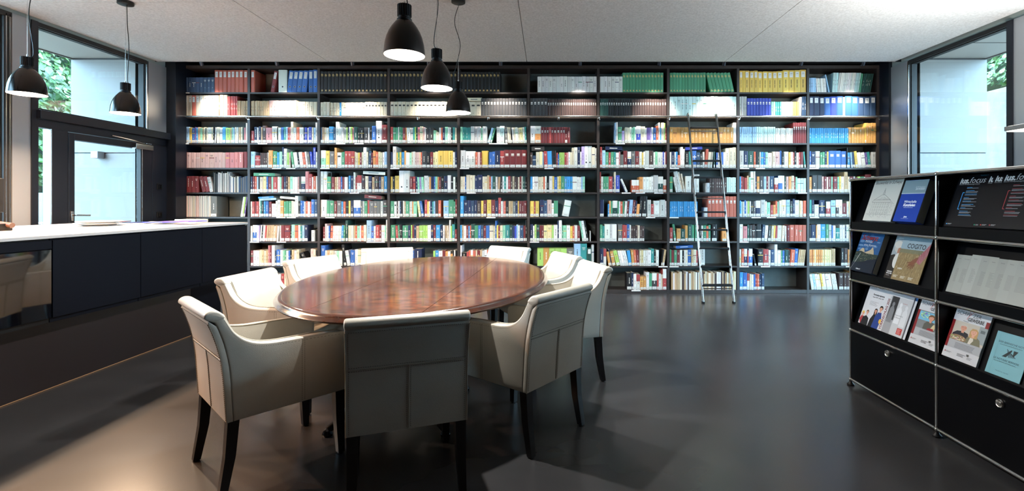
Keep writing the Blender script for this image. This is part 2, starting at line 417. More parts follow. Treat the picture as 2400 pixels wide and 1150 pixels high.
for c in range(10):
    for r in range(9):
        if r == 8: continue
        o = bpy.data.objects.new('shelf', sm); C.objects.link(o); o.parent = bc
        o.location = (bx(COLS[c]) + DT / 2, 0, SHZ[r])
    o = M().box((bx(COLS[c]) + DT / 2, .003, .002), (bx(COLS[c + 1]) - DT / 2, .293, SHZ[8])).build('plinth_shelf', MT['carcass'], bc)
# white label holders clipped to shelf edges: (row, px start)
lab = [(0, 423), (2, 421), (2, 605), (2, 788), (2, 831), (3, 638), (3, 671), (3, 751), (3, 915), (3, 1078), (4, 587), (4, 681), (4, 820), (4, 962), (4, 1094),
       (5, 648), (5, 672), (5, 763), (5, 915), (5, 1041), (5, 1140), (6, 586), (6, 649), (6, 859), (6, 881), (6, 1242), (2, 1146), (2, 1168), (2, 1443), (3, 1276), (3, 1511), (3, 1570), (3, 1734), (3, 1771),
       (4, 1457), (4, 1490), (4, 1533), (4, 1780), (4, 1870), (5, 1514), (5, 1569), (5, 1761), (5, 1797), (5, 1898), (6, 1569), (6, 1733), (7, 1407), (7, 1543), (7, 1569), (7, 1733), (7, 1783), (7, 1982), (8, 1480), (3, 1897)]
lm = M().rbox((0, -.006, -.018), (21.5 * PX, -.0005, -.003), .0008, 1).mesh('label_holder', MT['paper'])
for r, px in lab:
    o = bpy.data.objects.new('label_holder', lm); C.objects.link(o); o.parent = bc; o.location = (bx(px), 0, SHZ[r])

# ladder rail in front of the second shelf
RZ, RY = bz(273.5) - .005, -.055
ra = tag(empty('ladder_rail', (0, YB0, 0)), 'long steel ladder rail running across the bookcase', 'rail')
M().tube([(bx(404), RY, RZ), (bx(2076), RY, RZ)], .0125, 12).build('rail_tube', MT['steel'], ra, 60)
for px in (404, 2076): M().ball((bx(px), RY, RZ), .018).build('end_knob', MT['black_plastic'], ra, 60)
bk = M(); bk.tube([(0, .0, -.02), (0, RY, -.018), (0, RY, .0)], .008, 8).lathe([(.0, -.003), (.02, -.003), (.02, .003), (0, .003)], 16, (0, 0, 0))
bk = M(); bk.tube([(0, .0, RZ - .022), (0, RY, RZ - .022), (0, RY, RZ - .008)], .007, 8); bk.rbox((-.018, -.006, RZ - .04), (.018, .0, RZ - .006), .002)
bkm = bk.mesh('bracket', MT['steel'], 40)
for px in (421, 583, 747, 981, 1145, 1309, 1403, 1567, 1731, 1895, 2062):
    o = bpy.data.objects.new('bracket', bkm); C.objects.link(o); o.parent = ra; o.location = (bx(px), 0, 0)

# ladder leaning on the rail
yb, yt = 6.158, YB0 + RY - .03
xb, xt = 1.995, 1.972; wl2 = .392
zb, zt = 0.0, RZ + .03
ld = tag(empty('library_ladder', (xb, yb, 0)), 'steel library ladder with black treads leaning on the bookcase rail', 'ladder')
def lp(t, sx): return Vector(((xt - xb) * t + sx * wl2, (yt - yb) * t, zt * t))
for sx in (0, 1):
    for dy in (-.014, .014):
        M().tube([lp(0, sx) + Vector((0, dy, .012)), lp(.985, sx) + Vector((0, dy, 0))], .0105, 10).build('stile_tube', MT['ladder_steel'], ld, 60)
    M().rbox(lp(0, sx) + Vector((-.015, -.028, 0)), lp(0, sx) + Vector((.015, .028, .022)), .004).build('rubber_foot', MT['black_plastic'], ld)
    hk = M(); p = lp(.985, sx)
    hk.tube([p, p + Vector((0, 0, .03)), p + Vector((0, .02, .045)), p + Vector((0, .045, .035)), p + Vector((0, .05, .008))], .012, 10)
    hk.build('hook', MT['ladder_steel'], ld, 60)
for py in (299.7, 338, 376.9, 416, 456.6, 496.7, 538.4, 581, 623.6, 667.8):
    # solve t so that the tread lands on that line of sight
    lo, hi = 0, 1
    for _ in range(40):
        t = (lo + hi) / 2; yy = yb + (yt - yb) * t; zz = zt * t
        if EYE - (py - CY) * yy / FPX > zz: lo = t
        else: hi = t
    p = lp(t, 0)
    M().rbox(p + Vector((.012, -.05, -.011)), p + Vector((wl2 - .012, .04, .011)), .003).build('tread', MT['black_plastic'], ld)
    if int(py) in (299, 456, 667):
        M().tube([p + Vector((0, .0, -.045)), p + Vector((wl2, .0, -.045))], .007, 8).build('cross_bar', MT['ladder_steel'], ld, 60)

# spotlights tucked behind the ceiling edge
for i, px in enumerate((476, 652, 828, 1006, 1174, 1359, 1544, 1695, 1875, 2020)):
    X = (px - CX) * 6.56 / FPX
    sp = tag(empty('ceiling_spotlight', (X, 6.53, 3.16)), ['first', 'second', 'third', 'fourth', 'fifth', 'sixth', 'seventh', 'eighth', 'ninth', 'tenth'][i] + ' small spotlight along the top of the bookcase from the door', 'spotlight', 'spotlights above the bookcase')
    d = Vector((0, .30, -.62)).normalized(); q = d.to_track_quat('-Z', 'Y')
    k_ = M(); k_.lathe([(.0, .07), (.022, .07), (.026, .05), (.026, -.03), (.024, -.035)], 16)
    b_ = k_.build('lamp_head', MT['spot_body'], sp, 40); b_.rotation_mode = 'QUATERNION'; b_.rotation_quaternion = q; b_.location = (0, 0, .012)
    M().tube([(0, 0, .06), (0, 0, .13)], .006, 8).build('stem', MT['spot_body'], sp)
    l_ = bpy.data.lights.new('spot_light', 'SPOT'); l_.energy = P_SPOT; l_.spot_size = R(76); l_.spot_blend = 1.0; l_.color = (1, .93, .84); l_.shadow_soft_size = .03
    lo_ = bpy.data.objects.new('spot_light', l_); C.objects.link(lo_); lo_.parent = sp; lo_.location = tuple(d * .055 + Vector((0, 0, .012)))
    lo_.rotation_mode = 'QUATERNION'; lo_.rotation_quaternion = Vector((0, .17, -.95)).to_track_quat('-Z', 'Y')
M().box((XL + .3, 6.55, 3.285), (XR - .3, 6.59, 3.30)).build('spot_track', MT['frame'], bc).location = (0, -YB0, 0)

# ================================================================== counter
XD, ZT, ZB = -3.25, 1.0705, .525
YU = [2.479, 3.169, 3.858, 4.545, 5.23]
XBK = -4.88
tag(M().rbox((XBK, .6, ZT - .022), (XD + .004, YU[4] + .005, ZT), .003).build('worktop', MT['white_top']), 'long white worktop on the dark counter by the door', 'worktop')
names = ['first dark counter cabinet, next to the black glass appliance', 'middle dark counter cabinet with a plain flat door', 'dark counter cabinet at the bookcase end of the counter']
for i in range(3):
    y0, y1 = YU[i + 1], YU[i + 2]
    cb = tag(empty('counter_cabinet', (XD, y0, ZB)), names[i], 'cabinet', 'counter cabinets')
    M().box((-.55, .003, -.03), (-.022, y1 - y0 - .003, ZT - .024 - ZB)).build('body', MT['navy'], cb)
    M().rbox((-.02, .0025, .002), (0, y1 - y0 - .0025, ZT - .034 - ZB), .0015, 1).build('door', MT['navy'], cb)
M_ = M().box((XBK + .02, .7, .03), (XD - .56, YU[4] - .003, ZT - .024)); M_.box((XD - .56, 4.66, .03), (-3.5, YU[4] - .06, ZB - .035)); tag(M_.build('counter_back_unit', MT['navy']), 'dark storage block under the rear half of the worktop, with added block darkening the gap', 'cabinet')  # second box is added to darken the open gap past the plinth
tag(M().box((-3.79, .7, .002), (-3.43, 4.64, ZB - .036)).build('counter_plinth', MT['plinth']), 'recessed dark brown base panel under the counter', 'plinth')
M().box((-3.43, .7, .002), (-3.426, 4.64, .006)).build('base_strip', mat('brass_floor_strip', 'c39a72', .35, .5), bpy.data.objects['counter_plinth'])
ap = tag(empty('wine_cooler', (XD, YU[0], ZB)), 'built-in appliance with a black glass door in the counter', 'appliance')
w_ = YU[1] - YU[0]
M().box((-.55, .003, -.03), (-.022, w_ - .003, ZT - .024 - ZB)).build('body', MT['black_plastic'], ap)
M().rbox((-.02, .003, ZT - .09 - ZB), (0, w_ - .003, ZT - .034 - ZB), .0015, 1).build('fascia', MT['navy'], ap)
M().rbox((-.02, .003, .004), (0, w_ - .006, ZT - .095 - ZB), .0015, 1).build('glass_door', MT['blackglass'], ap)
cb = tag(empty('counter_cabinet', (XD, .7, ZB)), 'long dark counter cabinet beyond the black glass appliance, mostly out of view', 'cabinet', 'counter cabinets')
M().box((-.55, .003, -.03), (-.022, YU[0] - .703, ZT - .024 - ZB)).build('body', MT['navy'], cb)
M().rbox((-.02, .0025, .002), (0, YU[0] - .7025, ZT - .034 - ZB), .0015, 1).build('door', MT['navy'], cb)

# on the counter
def onto(px, py, z=ZT):
    Y = (EYE - z) * FPX / (py - CY); return Vector(((px - CX) * Y / FPX, Y, z))
for i, (x, y, z, r_) in enumerate(((-4.12, 4.42, ZT, .17), (-4.11, 4.43, ZT + .017, .165))):
    pl_ = M(); pl_.lathe([(0, .002), (r_ * .55, .0), (r_ * .62, .006), (r_, .022), (r_, .027), (r_ * .6, .012), (0, .009)], 40)
    tag(fixn(pl_.build('plate', MT['ceramic'], None, 40)), ('lower' if i == 0 else 'upper') + ' white porcelain plate of the pair stacked on the worktop', 'plate', 'plates on the worktop').location = (x, y, z)
flat = [('magazine', -4.1, 4.72, .21, .29, 12, 'cfd0d4', 'white magazine lying behind the plates on the worktop'),
        ('magazine', -4.18, 4.98, .21, .29, -25, '232a55', 'dark blue magazine lying on the worktop past the plates'),
        ('magazine', -3.86, 4.86, .21, .29, 70, '3b3fc4', 'bright blue magazine on the worktop near the counter end'),
        ('magazine', -4.32, 4.78, .21, .29, 20, '6a2f35', 'dark red magazine at the rear of the worktop'),
        ('magazine', -3.56, 4.74, .21, .29, 82, '5a4cc0', 'violet magazine on the worktop beside the stacked books'),
        ('paper_sheet', -3.9, 3.35, .21, .30, 8, 'e6e2d8', 'loose paper sheet on the worktop near the black box'),
        ('paper_sheet', -3.62, 3.10, .21, .30, 70, 'd9d4bd', 'pale yellow paper sheet near the worktop front edge')]
zz = 0
for i, (nm, x, y, w2, h2, a, c_, lb) in enumerate(flat):
    t_ = .006 if nm == 'magazine' else .0015
    m_ = M(); m_.col = lin(c_); m_.box((-w2 / 2, -h2 / 2, 0), (w2 / 2, h2 / 2, t_))
    if nm == 'magazine':
        m_.col = lin('e8e6e0'); m_.box((-w2 * .3, h2 * .28, t_), (w2 * .3, h2 * .4, t_ + .0003))
    o = tag(m_.build(nm, MT['print']), lb, 'magazine' if nm == 'magazine' else 'paper'); o.location = (x, y, ZT + .0005 + .0067 * (i if nm == 'magazine' else 0)); o.rotation_euler.z = R(a)
for i, (c_, t_, lb) in enumerate((('d9b98f', .021, 'cream book at the bottom of the stack on the counter end'), ('b9cfd8', .018, 'pale blue book on top of the stack on the counter end'))):
    bkx = empty('book', (-3.72, 5.05, ZT + .0005 + (.0215 if i else 0)), R(84)); tag(bkx, lb, 'book')
    m_ = M(); m_.col = lin(c_); m_.box((-.08, -.12, 0), (.08, .12, .002)); m_.box((-.08, -.12, t_ - .002), (.08, .12, t_)); m_.box((-.08, -.12, .002), (-.077, .12, t_ - .002)); m_.build('cover', MT['print'], bkx)
    m_ = M(); m_.col = lin('e9e4d6'); m_.box((-.077, -.116, .002), (.077, .116, t_ - .002)); m_.build('page_block', MT['print'], bkx)
bb = tag(empty('desk_organiser', tuple(onto(-8, 541))), 'black box with a brown roll on the worktop edge of the picture', 'box')
M().rbox((-.26, -.06, 0), (.055, .06, .055), .003).build('tray', MT['black_plastic'], bb)
M().tube([(-.2, .03, .075), (.085, .03, .04)], .02, 14).build('leather_roll', mat('brown_leather_roll', '4e342a', .5), bb, 60)
mo = tag(empty('monitor', (-4.62, 3.95, ZT)), 'black monitor on a slim stand at the rear of the worktop', 'monitor')
M().rbox((-.1, -.09, 0), (.1, .09, .008), .003).build('stand_foot', MT['steel'], mo)
M().tube([(0, 0, .008), (-.02, 0, .2)], .014, 10).build('stand_pole', MT['steel'], mo)
M().rbox((-.03, -.26, .13), (-.01, .16, .42), .004).build('screen_panel', MT['black_plastic'], mo)

# ================================================================== table
TX, TY, TA, TB, TZ = -.885, 3.605, .875, 1.304, .74
tb = tag(empty('conference_table', (TX, TY, 0)), 'large oval table with a polished reddish burr wood top', 'table')
ta = R(-3.0)                                      # leaf joints run a little askew to the oval
ca, sa = math.cos(ta), math.sin(ta)
def oval(k, n=160): return [(k * TA * math.cos(2 * math.pi * i / n), (TB - (1 - k) * TA) * math.sin(2 * math.pi * i / n)) for i in range(n)]
def clip(poly, lo, hi):
    for nx, lim in ((1, hi), (-1, -lo)):
        out = []
        for i, p in enumerate(poly):
            q = poly[(i + 1) % len(poly)]
            dp = nx * (p[0] * ca - p[1] * sa * -1 * -1) - lim if False else nx * (p[0] * ca + p[1] * sa) - lim
            dq = nx * (q[0] * ca + q[1] * sa) - lim
            if dp <= 0: out.append(p)
            if dp * dq < 0: t = dp / (dp - dq); out.append((p[0] + t * (q[0] - p[0]), p[1] + t * (q[1] - p[1])))
        poly = out
    return poly
inner = oval(.972)
for lo, hi in ((-2, -.2725), (-.2700, .3285), (.331, 2)):
    pg = clip(inner, lo, hi)
    M().prism(pg, TZ - .03, TZ, .001, 1, ax=2).build('table_leaf', MT['burr'], tb)
# moulded edge: swelling outwards below the top
prof = [(.972, TZ - .0005), (.985, TZ - .001), (.994, TZ - .004), (.996, TZ - .009), (1.0, TZ - .014), (1.012, TZ - .021), (1.018, TZ - .028), (1.014, TZ - .036), (1.0, TZ - .041), (.95, TZ - .042), (.95, TZ - .031)]
rg = M(); n_ = 160
vs_ = [(x, y, z) for k_, z in prof for x, y in oval(k_)]
fs_ = [(i * n_ + j, i * n_ + (j + 1) % n_, (i + 1) * n_ + (j + 1) % n_, (i + 1) * n_ + j) for i in range(len(prof) - 1) for j in range(n_)]
rg.raw(vs_, fs_); fixn(rg.build('moulded_edge', MT['rim'], tb, 50))
M().prism(oval(.80, 64), TZ - .085, TZ - .042, .004, 1, ax=2).build('apron', MT['darkwood'], tb)
for yy in (-.62, .62):
    pd = M(); pd.lathe([(0, .16), (.07, .16), (.085, .19), (.06, .24), (.045, .32), (.05, .42), (.075, .52), (.06, .58), (.09, .63), (.11, TZ - .085), (0, TZ - .085)], 24, (0, yy, 0))
    pd.build('pedestal', MT['darkwood'], tb, 40)
    for a in (0, 90, 180, 270):
        d = Vector((math.cos(R(a + 45)), math.sin(R(a + 45)), 0))
        pts = spline([Vector((0, yy, .24)) + d * .04, Vector((0, yy, .25)) + d * .14, Vector((0, yy, .18)) + d * .27, Vector((0, yy, .07)) + d * .38, Vector((0, yy, .03)) + d * .46], 5)
        M().tube(pts, .03, 10, True, [.034 - .014 * i / len(pts) for i in range(len(pts))]).build('curved_foot', MT['darkwood'], tb, 60)
        M().lathe([(0, 0), (.026, 0), (.03, .012), (.02, .03), (0, .034)], 12, tuple(Vector((0, yy, 0)) + d * .46)).build('foot_cap', MT['black_lamp'], tb, 40)

# ================================================================== armchairs
def make_chair():
    root = empty('armchair')
    rear = [(-.262, .325), (-.268, .42), (-.274, .52), (-.283, .60), (-.298, .67), (-.318, .735), (-.338, .785)]
    top = [(-.342, .800), (-.334, .812), (-.31, .816), (-.286, .808)]
    sweep = [(-.272, .79), (-.255, .755), (-.232, .715), (-.195, .678), (-.145, .652), (-.08, .640), (.0, .637), (.12, .635), (.24, .628)]
    front = [(.268, .618), (.278, .60), (.272, .46), (.262, .325)]
    rc = [(p[0], p[1]) for p in spline(rear, 3)]
    inset = [(y + .026, z) for y, z in rc if z < .772]
    side = inset + [(-.336, .784)] + top + [(p[0], p[1]) for p in spline(sweep, 4)] + front
    for s in (-1, 1):
        k_ = M().prism(side, s * .20, s * .25, .007, 3)
        fixn(k_.build('arm', MT['leather'], root, 45))
    slab = [(y, z) for y, z in rc if z < .778] + [(-.330, .780)] + [(y + .025, z) for y, z in rc[::-1] if z < .768]
    fixn(M().prism(slab, -.2495, .2495, .005, 3).build('back_panel', MT['leather'], root, 45))
    inn = [(-.272, .79), (-.25, .74), (-.222, .68), (-.196, .60), (-.178, .50), (-.168, .40), (-.168, .34)]
    back = inset + [(-.337, .786)] + [(p[0] - .001, p[1] + .003) for p in top] + [(p[0] + .012, p[1]) for p in spline(inn, 3)] + [(-.19, .33)]
    fixn(M().prism(back, -.2005, .2005, .003, 2).build('backrest', MT['leather'], root, 45))
    roll = [(p[0], p[1]) for p in spline([(-.333, .781), (-.345, .795), (-.340, .812), (-.318, .822), (-.29, .815), (-.268, .79), (-.275, .776)], 4)] + [(-.30, .772)]
    fixn(M().prism(roll, -.2515, .2515, .010, 3).build('top_roll', MT['leather'], root, 50))
    k_ = M().rbox((-.198, -.17, .325), (.198, .262, .445), .02, 3); fixn(k_.build('seat_frame', MT['leather'], root, 40))
    k_ = M().rbox((-.196, -.165, .447), (.196, .275, .495), .022, 4)
    k_.v = [(x, y, z + (.012 * (1 - (x / .2) ** 2) * (1 - ((y - .05) / .23) ** 2) if z > .48 else 0)) for x, y, z in k_.v]
    fixn(k_.build('seat_cushion', MT['leather'], root, 40))
    for sx in (-1, 1):
        for y0, y1 in ((-.235, -.275), (.235, .245)):
            k_ = M(); a, b_ = .023, .016; x0 = sx * .222; x1 = sx * .226
            k_.raw([(x0 - a, y0 - a, .33), (x0 + a, y0 - a, .33), (x0 + a, y0 + a, .33), (x0 - a, y0 + a, .33),
                    (x0 - a * .9, (y0 * .7 + y1 * .3) - a * .9, .17), (x0 + a * .9, (y0 * .7 + y1 * .3) - a * .9, .17), (x0 + a * .9, (y0 * .7 + y1 * .3) + a * .9, .17), (x0 - a * .9, (y0 * .7 + y1 * .3) + a * .9, .17),
                    (x1 - b_, y1 - b_, .006), (x1 + b_, y1 - b_, .006), (x1 + b_, y1 + b_, .006), (x1 - b_, y1 + b_, .006)],
                   [(0, 1, 2, 3), (8, 11, 10, 9)] + [(i, i + 4, (i + 1) % 4 + 4, (i + 1) % 4) for i in range(4)] + [(i + 4, i + 8, (i + 1) % 4 + 8, (i + 1) % 4 + 4) for i in range(4)])
            leg = fixn(k_.build('leg', MT['darkwood'], root))
            M().lathe([(0, 0), (.014, 0), (.014, .006), (0, .006)], 10, (x1, y1, 0)).build('glide', MT['black_plastic'], leg)
    # piping along the rear corners and the arm tops
    for s in (-1, 1):
        M().tube([(s * .2465, p[0] + .0005, p[1]) for p in spline(rear, 3) if p[1] < .775], .003, 6).build('rear_piping', MT['piping'], root, 60)
        pts = [(s * .201, p[0] - .0, p[1] + .001) for p in [top[-1]] + [tuple(q) for q in spline(sweep, 4)]]
        M().tube(pts, .0028, 6).build('arm_piping', MT['piping'], root, 60)
    # seams on the outside of the back: one across, one down the middle, with stitches either side
    def rear_y(z):
        for (y0, z0), (y1, z1) in zip(rear, rear[1:]):
            if z0 <= z <= z1: return y0 + (y1 - y0) * (z - z0) / (z1 - z0) - .0005
        return rear[-1][0]
    sz = .605
    M().tube([(-.244, rear_y(sz) - .0002, sz), (.244, rear_y(sz) - .0002, sz)], .0018, 6).build('cross_seam', MT['piping'], root)
    M().tube([(0, rear_y(z) - .0002, z) for z in (.33, .40, .45, .52, .57, sz)], .0018, 6).build('centre_seam', MT['piping'], root)
    sd = M()
    def dash(p, q, ax):
        sd.tube([p, q], .0011, 4)
    i = -.235
    while i < .235:
        for dz in (-.008, .008): dash((i, rear_y(sz + dz) - .0006, sz + dz), (i + .005, rear_y(sz + dz) - .0006, sz + dz), 0)
        i += .009
    z = .335
    while z < sz - .01:
        for dx in (-.008, .008): dash((dx, rear_y(z) - .0006, z), (dx, rear_y(z + .005) - .0006, z + .005), 2)
        z += .009
    z = .335
    while z < .765:
        for s in (-1, 1): dash((s * .236, rear_y(z) - .0006, z), (s * .236, rear_y(z + .005) - .0006, z + .005), 2)
        z += .009
    i = -.235
    while i < .235: dash((i, rear_y(.768) - .0006, .768), (i + .005, rear_y(.768) - .0006, .768), 0); i += .009
    # double seam across each arm side
    z = .335
    while z < .625:
        for s in (-1, 1):
            for dy in (-.006, .006): dash((s * .2503, .055 + dy, z), (s * .2503, .055 + dy, z + .005), 2)
        z += .009
    # line of stitches under the arm top edge
    pp = spline(sweep, 14)
    for j in range(0, len(pp) - 1, 2):
        for s in (-1, 1): dash((s * .2495, pp[j][0], pp[j][1] - .014), (s * .2495, pp[j + 1][0], pp[j + 1][1] - .014), 1)
    sd.build('stitching', MT['stitch'], root)['kind'] = 'stuff'
    return root
chairs = [((-.585, 2.04), (-.336, .94), .27, 'ivory leather armchair with its back to the viewer, closest to the lens'),
          ((-1.578, 2.254), (.674, .738), .27, 'ivory leather armchair with its side to the counter at the near table end'),
          ((.055, 2.61), (-.79, .61), .27, 'ivory leather armchair at the near end, open floor behind it'),
          ((-2.0, 3.2), (1, -.09), .325, 'ivory leather armchair second along the counter side of the table'),
          ((-2.0, 4.07), (.92, -.40), .325, 'ivory leather armchair third along the counter side of the table'),
          ((-1.635, 4.945), (.29, -.957), .325, 'ivory leather armchair at the far table end, nearer the door'),
          ((-.385, 5.085), (-.52, -.85), .325, 'ivory leather armchair at the far table end, nearer the ladder'),
          ((.187, 4.38), (-.91, -.42), .325, 'ivory leather armchair on the ladder side, half hidden by another chair'),
          ((.38, 3.70), (-.95, -.31), .325, 'ivory leather armchair in the middle of the ladder side of the table')]
proto = make_chair()
for i, ((mx_, my_), (fx, fy), off, lb) in enumerate(chairs):
    o = proto if i == 0 else copy_tree(proto)
    n_ = math.hypot(fx, fy); fx /= n_; fy /= n_
    o.location = (mx_ + fx * off, my_ + fy * off, 0); o.rotation_euler.z = math.atan2(fy, fx) - math.pi / 2
    tag(o, lb, 'chair', 'armchairs around the oval table')

# ================================================================== pendant lamps
def pendant(x, y, zr, label, group, power, swing, tint=(1, .95, .88)):
    r = tag(empty('pendant_lamp', (x, y, zr)), label, 'lamp', group)
    D = .125
    out = [(D, 0), (D * 1.0, .006), (D * .985, .03), (D * .945, .07), (D * .87, .11), (D * .76, .145), (D * .62, .175), (D * .50, .195), (D * .42, .208), (D * .36, .214)]
    inn = [(a - .003, z - (.002 if z > .01 else 0)) for a, z in out[::-1]]
    o = M().lathe(out, 48).build('lamp_shade', MT['black_lamp'], r, 40)
    o.data.polygons; 
    k_ = bmesh.new(); k_.from_mesh(o.data); bmesh.ops.delete(k_, geom=[f for f in k_.faces if len(f.verts) > 4], context='FACES'); bmesh.ops.recalc_face_normals(k_, faces=list(k_.faces)); k_.to_mesh(o.data); k_.free()
    i_ = M().lathe(inn + [(D, 0)], 48).build('shade_lining', MT['shade_in'], r, 40)
    k_ = bmesh.new(); k_.from_mesh(i_.data); bmesh.ops.delete(k_, geom=[f for f in k_.faces if len(f.verts) > 4 and f.calc_center_median().z < .1], context='FACES'); bmesh.ops.recalc_face_normals(k_, faces=list(k_.faces)); k_.to_mesh(i_.data); k_.free()
    M().lathe([(0, .03), (D * .93, .03), (D * .93, .034), (0, .034)], 40).build('diffuser', MT['warm_glow'], r)
    M().lathe([(0, .212), (.046, .212), (.046, .222), (.038, .228), (.038, .24), (0, .24)], 32).build('collar', MT['black_plastic'], r, 40)
    n = 20; pts = []
    for j in range(n * 4):
        rr = .043 if (j // 2) % 2 == 0 else .037; a = 2 * math.pi * j / (n * 4); pts.append((rr * math.cos(a), rr * math.sin(a)))
    M().prism(pts, .24, .312, ax=2).build('ribbed_cap', MT['black_plastic'], r)
    M().lathe([(0, .312), (.006, .312), (.006, .335), (0, .335)], 10).build('wire_grip', MT['steel'], r)
    top = ZC - zr
    M().tube([(0, 0, .3), (0, 0, top - .02)], .0012, 6, False).build('suspension_wire', MT['steel'], r)
    a, b_ = swing
    M().tube(spline([(.018, .01, .28), (.03 * a, .012, .34), (.02 * b_, .0, .36 + (top - .4) * .4), (.026 * a, .01, .36 + (top - .4) * .75), (.012, 0, top - .02)], 6), .0032, 6).build('cable', MT['black_plastic'], r, 60)
    M().lathe([(0, top - .03), (.058, top - .03), (.064, top - .026), (.064, top - .001), (0, top - .001)], 32).build('ceiling_canopy', MT['black_plastic'], r, 40)
    for ch in list(r.children):
        if ch.name.split('.')[0] in ('lamp_shade', 'shade_lining', 'diffuser', 'collar', 'ribbed_cap', 'wire_grip'):
            for v_ in ch.data.vertices: v_.co *= .913
    l_ = bpy.data.lights.new('pendant_light', 'AREA'); l_.shape = 'DISK'; l_.size = .05; l_.energy = power; l_.color = tint
    lo_ = bpy.data.objects.new('pendant_light', l_); C.objects.link(lo_); lo_.parent = r; lo_.location = (0, 0, .026)
ZL = 2.12
pendant(-.81, 2.74, ZL, 'black pendant lamp over the table, largest of the three in view', 'pendants over the table', P_TABLE, (.3, -.6))
pendant(-.808, 3.535, ZL, 'black pendant lamp over the table, middle one of the row', 'pendants over the table', P_TABLE, (-.8, .5))
pendant(-.826, 4.49, ZL, 'black pendant lamp over the table, smallest and closest to the bookcase', 'pendants over the table', P_TABLE, (-1.4, .9))
pendant(-4.015, 3.725, ZL, 'black pendant lamp over the counter in front of the metal pier', 'pendants over the counter', P_COUNTER, (1.2, .6), (1, .71, .47))
pendant(-3.96, 4.53, ZL, 'black pendant lamp over the counter before the white outside wall', 'pendants over the counter', P_COUNTER, (.3, 1.6), (1, .71, .47))
pendant(-4.06, 2.92, ZL, 'black pendant lamp over the counter, third from the door', 'pendants over the counter', P_COUNTER * 1.1, (.3, .6), (1, .52, .26))
pendant(-4.06, 2.10, ZL, 'added unseen pendant lamp lighting the floor, fourth over the counter from the door', 'pendants over the counter', P_COUNTER * 1.1, (.3, .6), (1, .52, .26))  # added lamp out of view, puts more warm light on the floor

# ================================================================== standing office lamp beyond the display shelf
sl_ = tag(empty('standing_lamp', (4.05, 3.30, 0)), 'slim flat aluminium lamp head glowing above the display shelf', 'lamp')
M().rbox((-.2, -.2, 0), (.2, .2, .015), .005).build('foot_plate', MT['alu'], sl_)
M().rbox((.03, -.02, .015), (.07, .02, 1.82), .004).build('pole', MT['alu'], sl_)
M().rbox((-.80, -.13, 1.79), (.30, .13, 1.822), .004).build('lamp_head', mat('brushed_grey_lamp_head', 'a8a6a2', .4, .6), sl_)
M().box((-.79, -.12, 1.785), (.0, .12, 1.7905)).build('diffuser', MT['cool_glow'], sl_)
M().box((-.78, -.12, 1.8215), (.28, .12, 1.825)).build('uplight', MT['cool_glow'], sl_)
l_ = bpy.data.lights.new('uplight', 'AREA'); l_.shape = 'RECTANGLE'; l_.size = 1.0; l_.size_y = .22; l_.energy = P_STAND; l_.color = (1, .95, .9)
lo_ = bpy.data.objects.new('uplight_lamp', l_); C.objects.link(lo_); lo_.parent = sl_; lo_.location = (-.25, 0, 1.83); lo_.rotation_euler = (math.pi, 0, 0)
# ================================================================== modular display shelf with chrome tubes
DX, DY0 = 2.14, 3.396                 # front plane, far end; modules 0.75 long, 0.35 high, 0.35 deep
ds = tag(empty('display_shelf', (DX, DY0, 0)), 'black modular display shelf framed in chrome tubes, holding brochures', 'display shelf')
NM = 3; ZF = .042
yk = [-.75 * i for i in range(NM + 1)]; zk = [ZF + .35 * i for i in range(5)]
def inst(name, me, par, loc):
    o = bpy.data.objects.new(name, me); C.objects.link(o); o.parent = par; o.location = loc; return o
tz = M().tube([(0, 0, .012), (0, 0, .338)], .0095, 12).mesh('upright_tube', MT['chrome'], 60)
ty = M().tube([(0, -.012, 0), (0, -.738, 0)], .0095, 12).mesh('long_tube', MT['chrome'], 60)
tx = M().tube([(.012, 0, 0), (.338, 0, 0)], .0095, 12).mesh('depth_tube', MT['chrome'], 60)
bl = M().ball((0, 0, 0), .0135, 14).mesh('ball_joint', MT['chrome'], 60)
ft = M().lathe([(0, -ZF), (.022, -ZF), (.024, -ZF + .008), (.012, -.022), (.01, -.01), (0, -.01)], 16).mesh('levelling_foot', MT['black_plastic'], 40)
for x in (0, .35):
    for y in yk:
        for i, z in enumerate(zk):
            inst('ball_joint', bl, ds, (x, y, z))
            if i < 4: inst('upright_tube', tz, ds, (x, y, z))
            if x == 0: inst('depth_tube', tx, ds, (0, y, z))
        inst('levelling_foot', ft, ds, (x, y, ZF))
    for y in yk[:-1]:
        for z in zk: inst('long_tube', ty, ds, (x, y, z))
sp_ = M().box((.008, -.0015, .008), (.342, .0015, .342)).mesh('side_panel', MT['black_steel'])
bp_ = M().box((.348, -.742, .008), (.351, -.008, .342)).mesh('back_panel', MT['black_steel'])
hp_ = M().box((.008, -.742, -.0015), (.342, -.008, .0015)).mesh('shelf_panel', MT['black_steel'])
for i in range(4):
    for y in yk: inst('side_panel', sp_, ds, (0, y, zk[i]))
    for y in yk[:-1]:
        inst('back_panel', bp_, ds, (0, y, zk[i]))
for y in yk[:-1]:
    for z in zk: inst('shelf_panel', hp_, ds, (0, y, z))
LEAN = R(18.7); sL, cL = math.sin(LEAN), math.cos(LEAN)
tray = M()
tray.box((-.001, -.738, .01), (.001, -.012, .058))                         # front lip
tray.raw([(.006, -.738, .02), (.006, -.012, .02), (.006 + .31 * sL / cL, -.012, .33), (.006 + .31 * sL / cL, -.738, .33)], [(0, 1, 2, 3)])
tray.raw([(.009, -.738, .02), (.009, -.012, .02), (.009 + .31 * sL / cL, -.012, .33), (.009 + .31 * sL / cL, -.738, .33)], [(3, 2, 1, 0)])
tr_ = tray.mesh('slanted_tray', MT['black_steel'])
dr_ = M().rbox((-.003, -.74, .009), (.004, -.010, .341), .0015, 1).mesh('drop_door', MT['black_steel'])
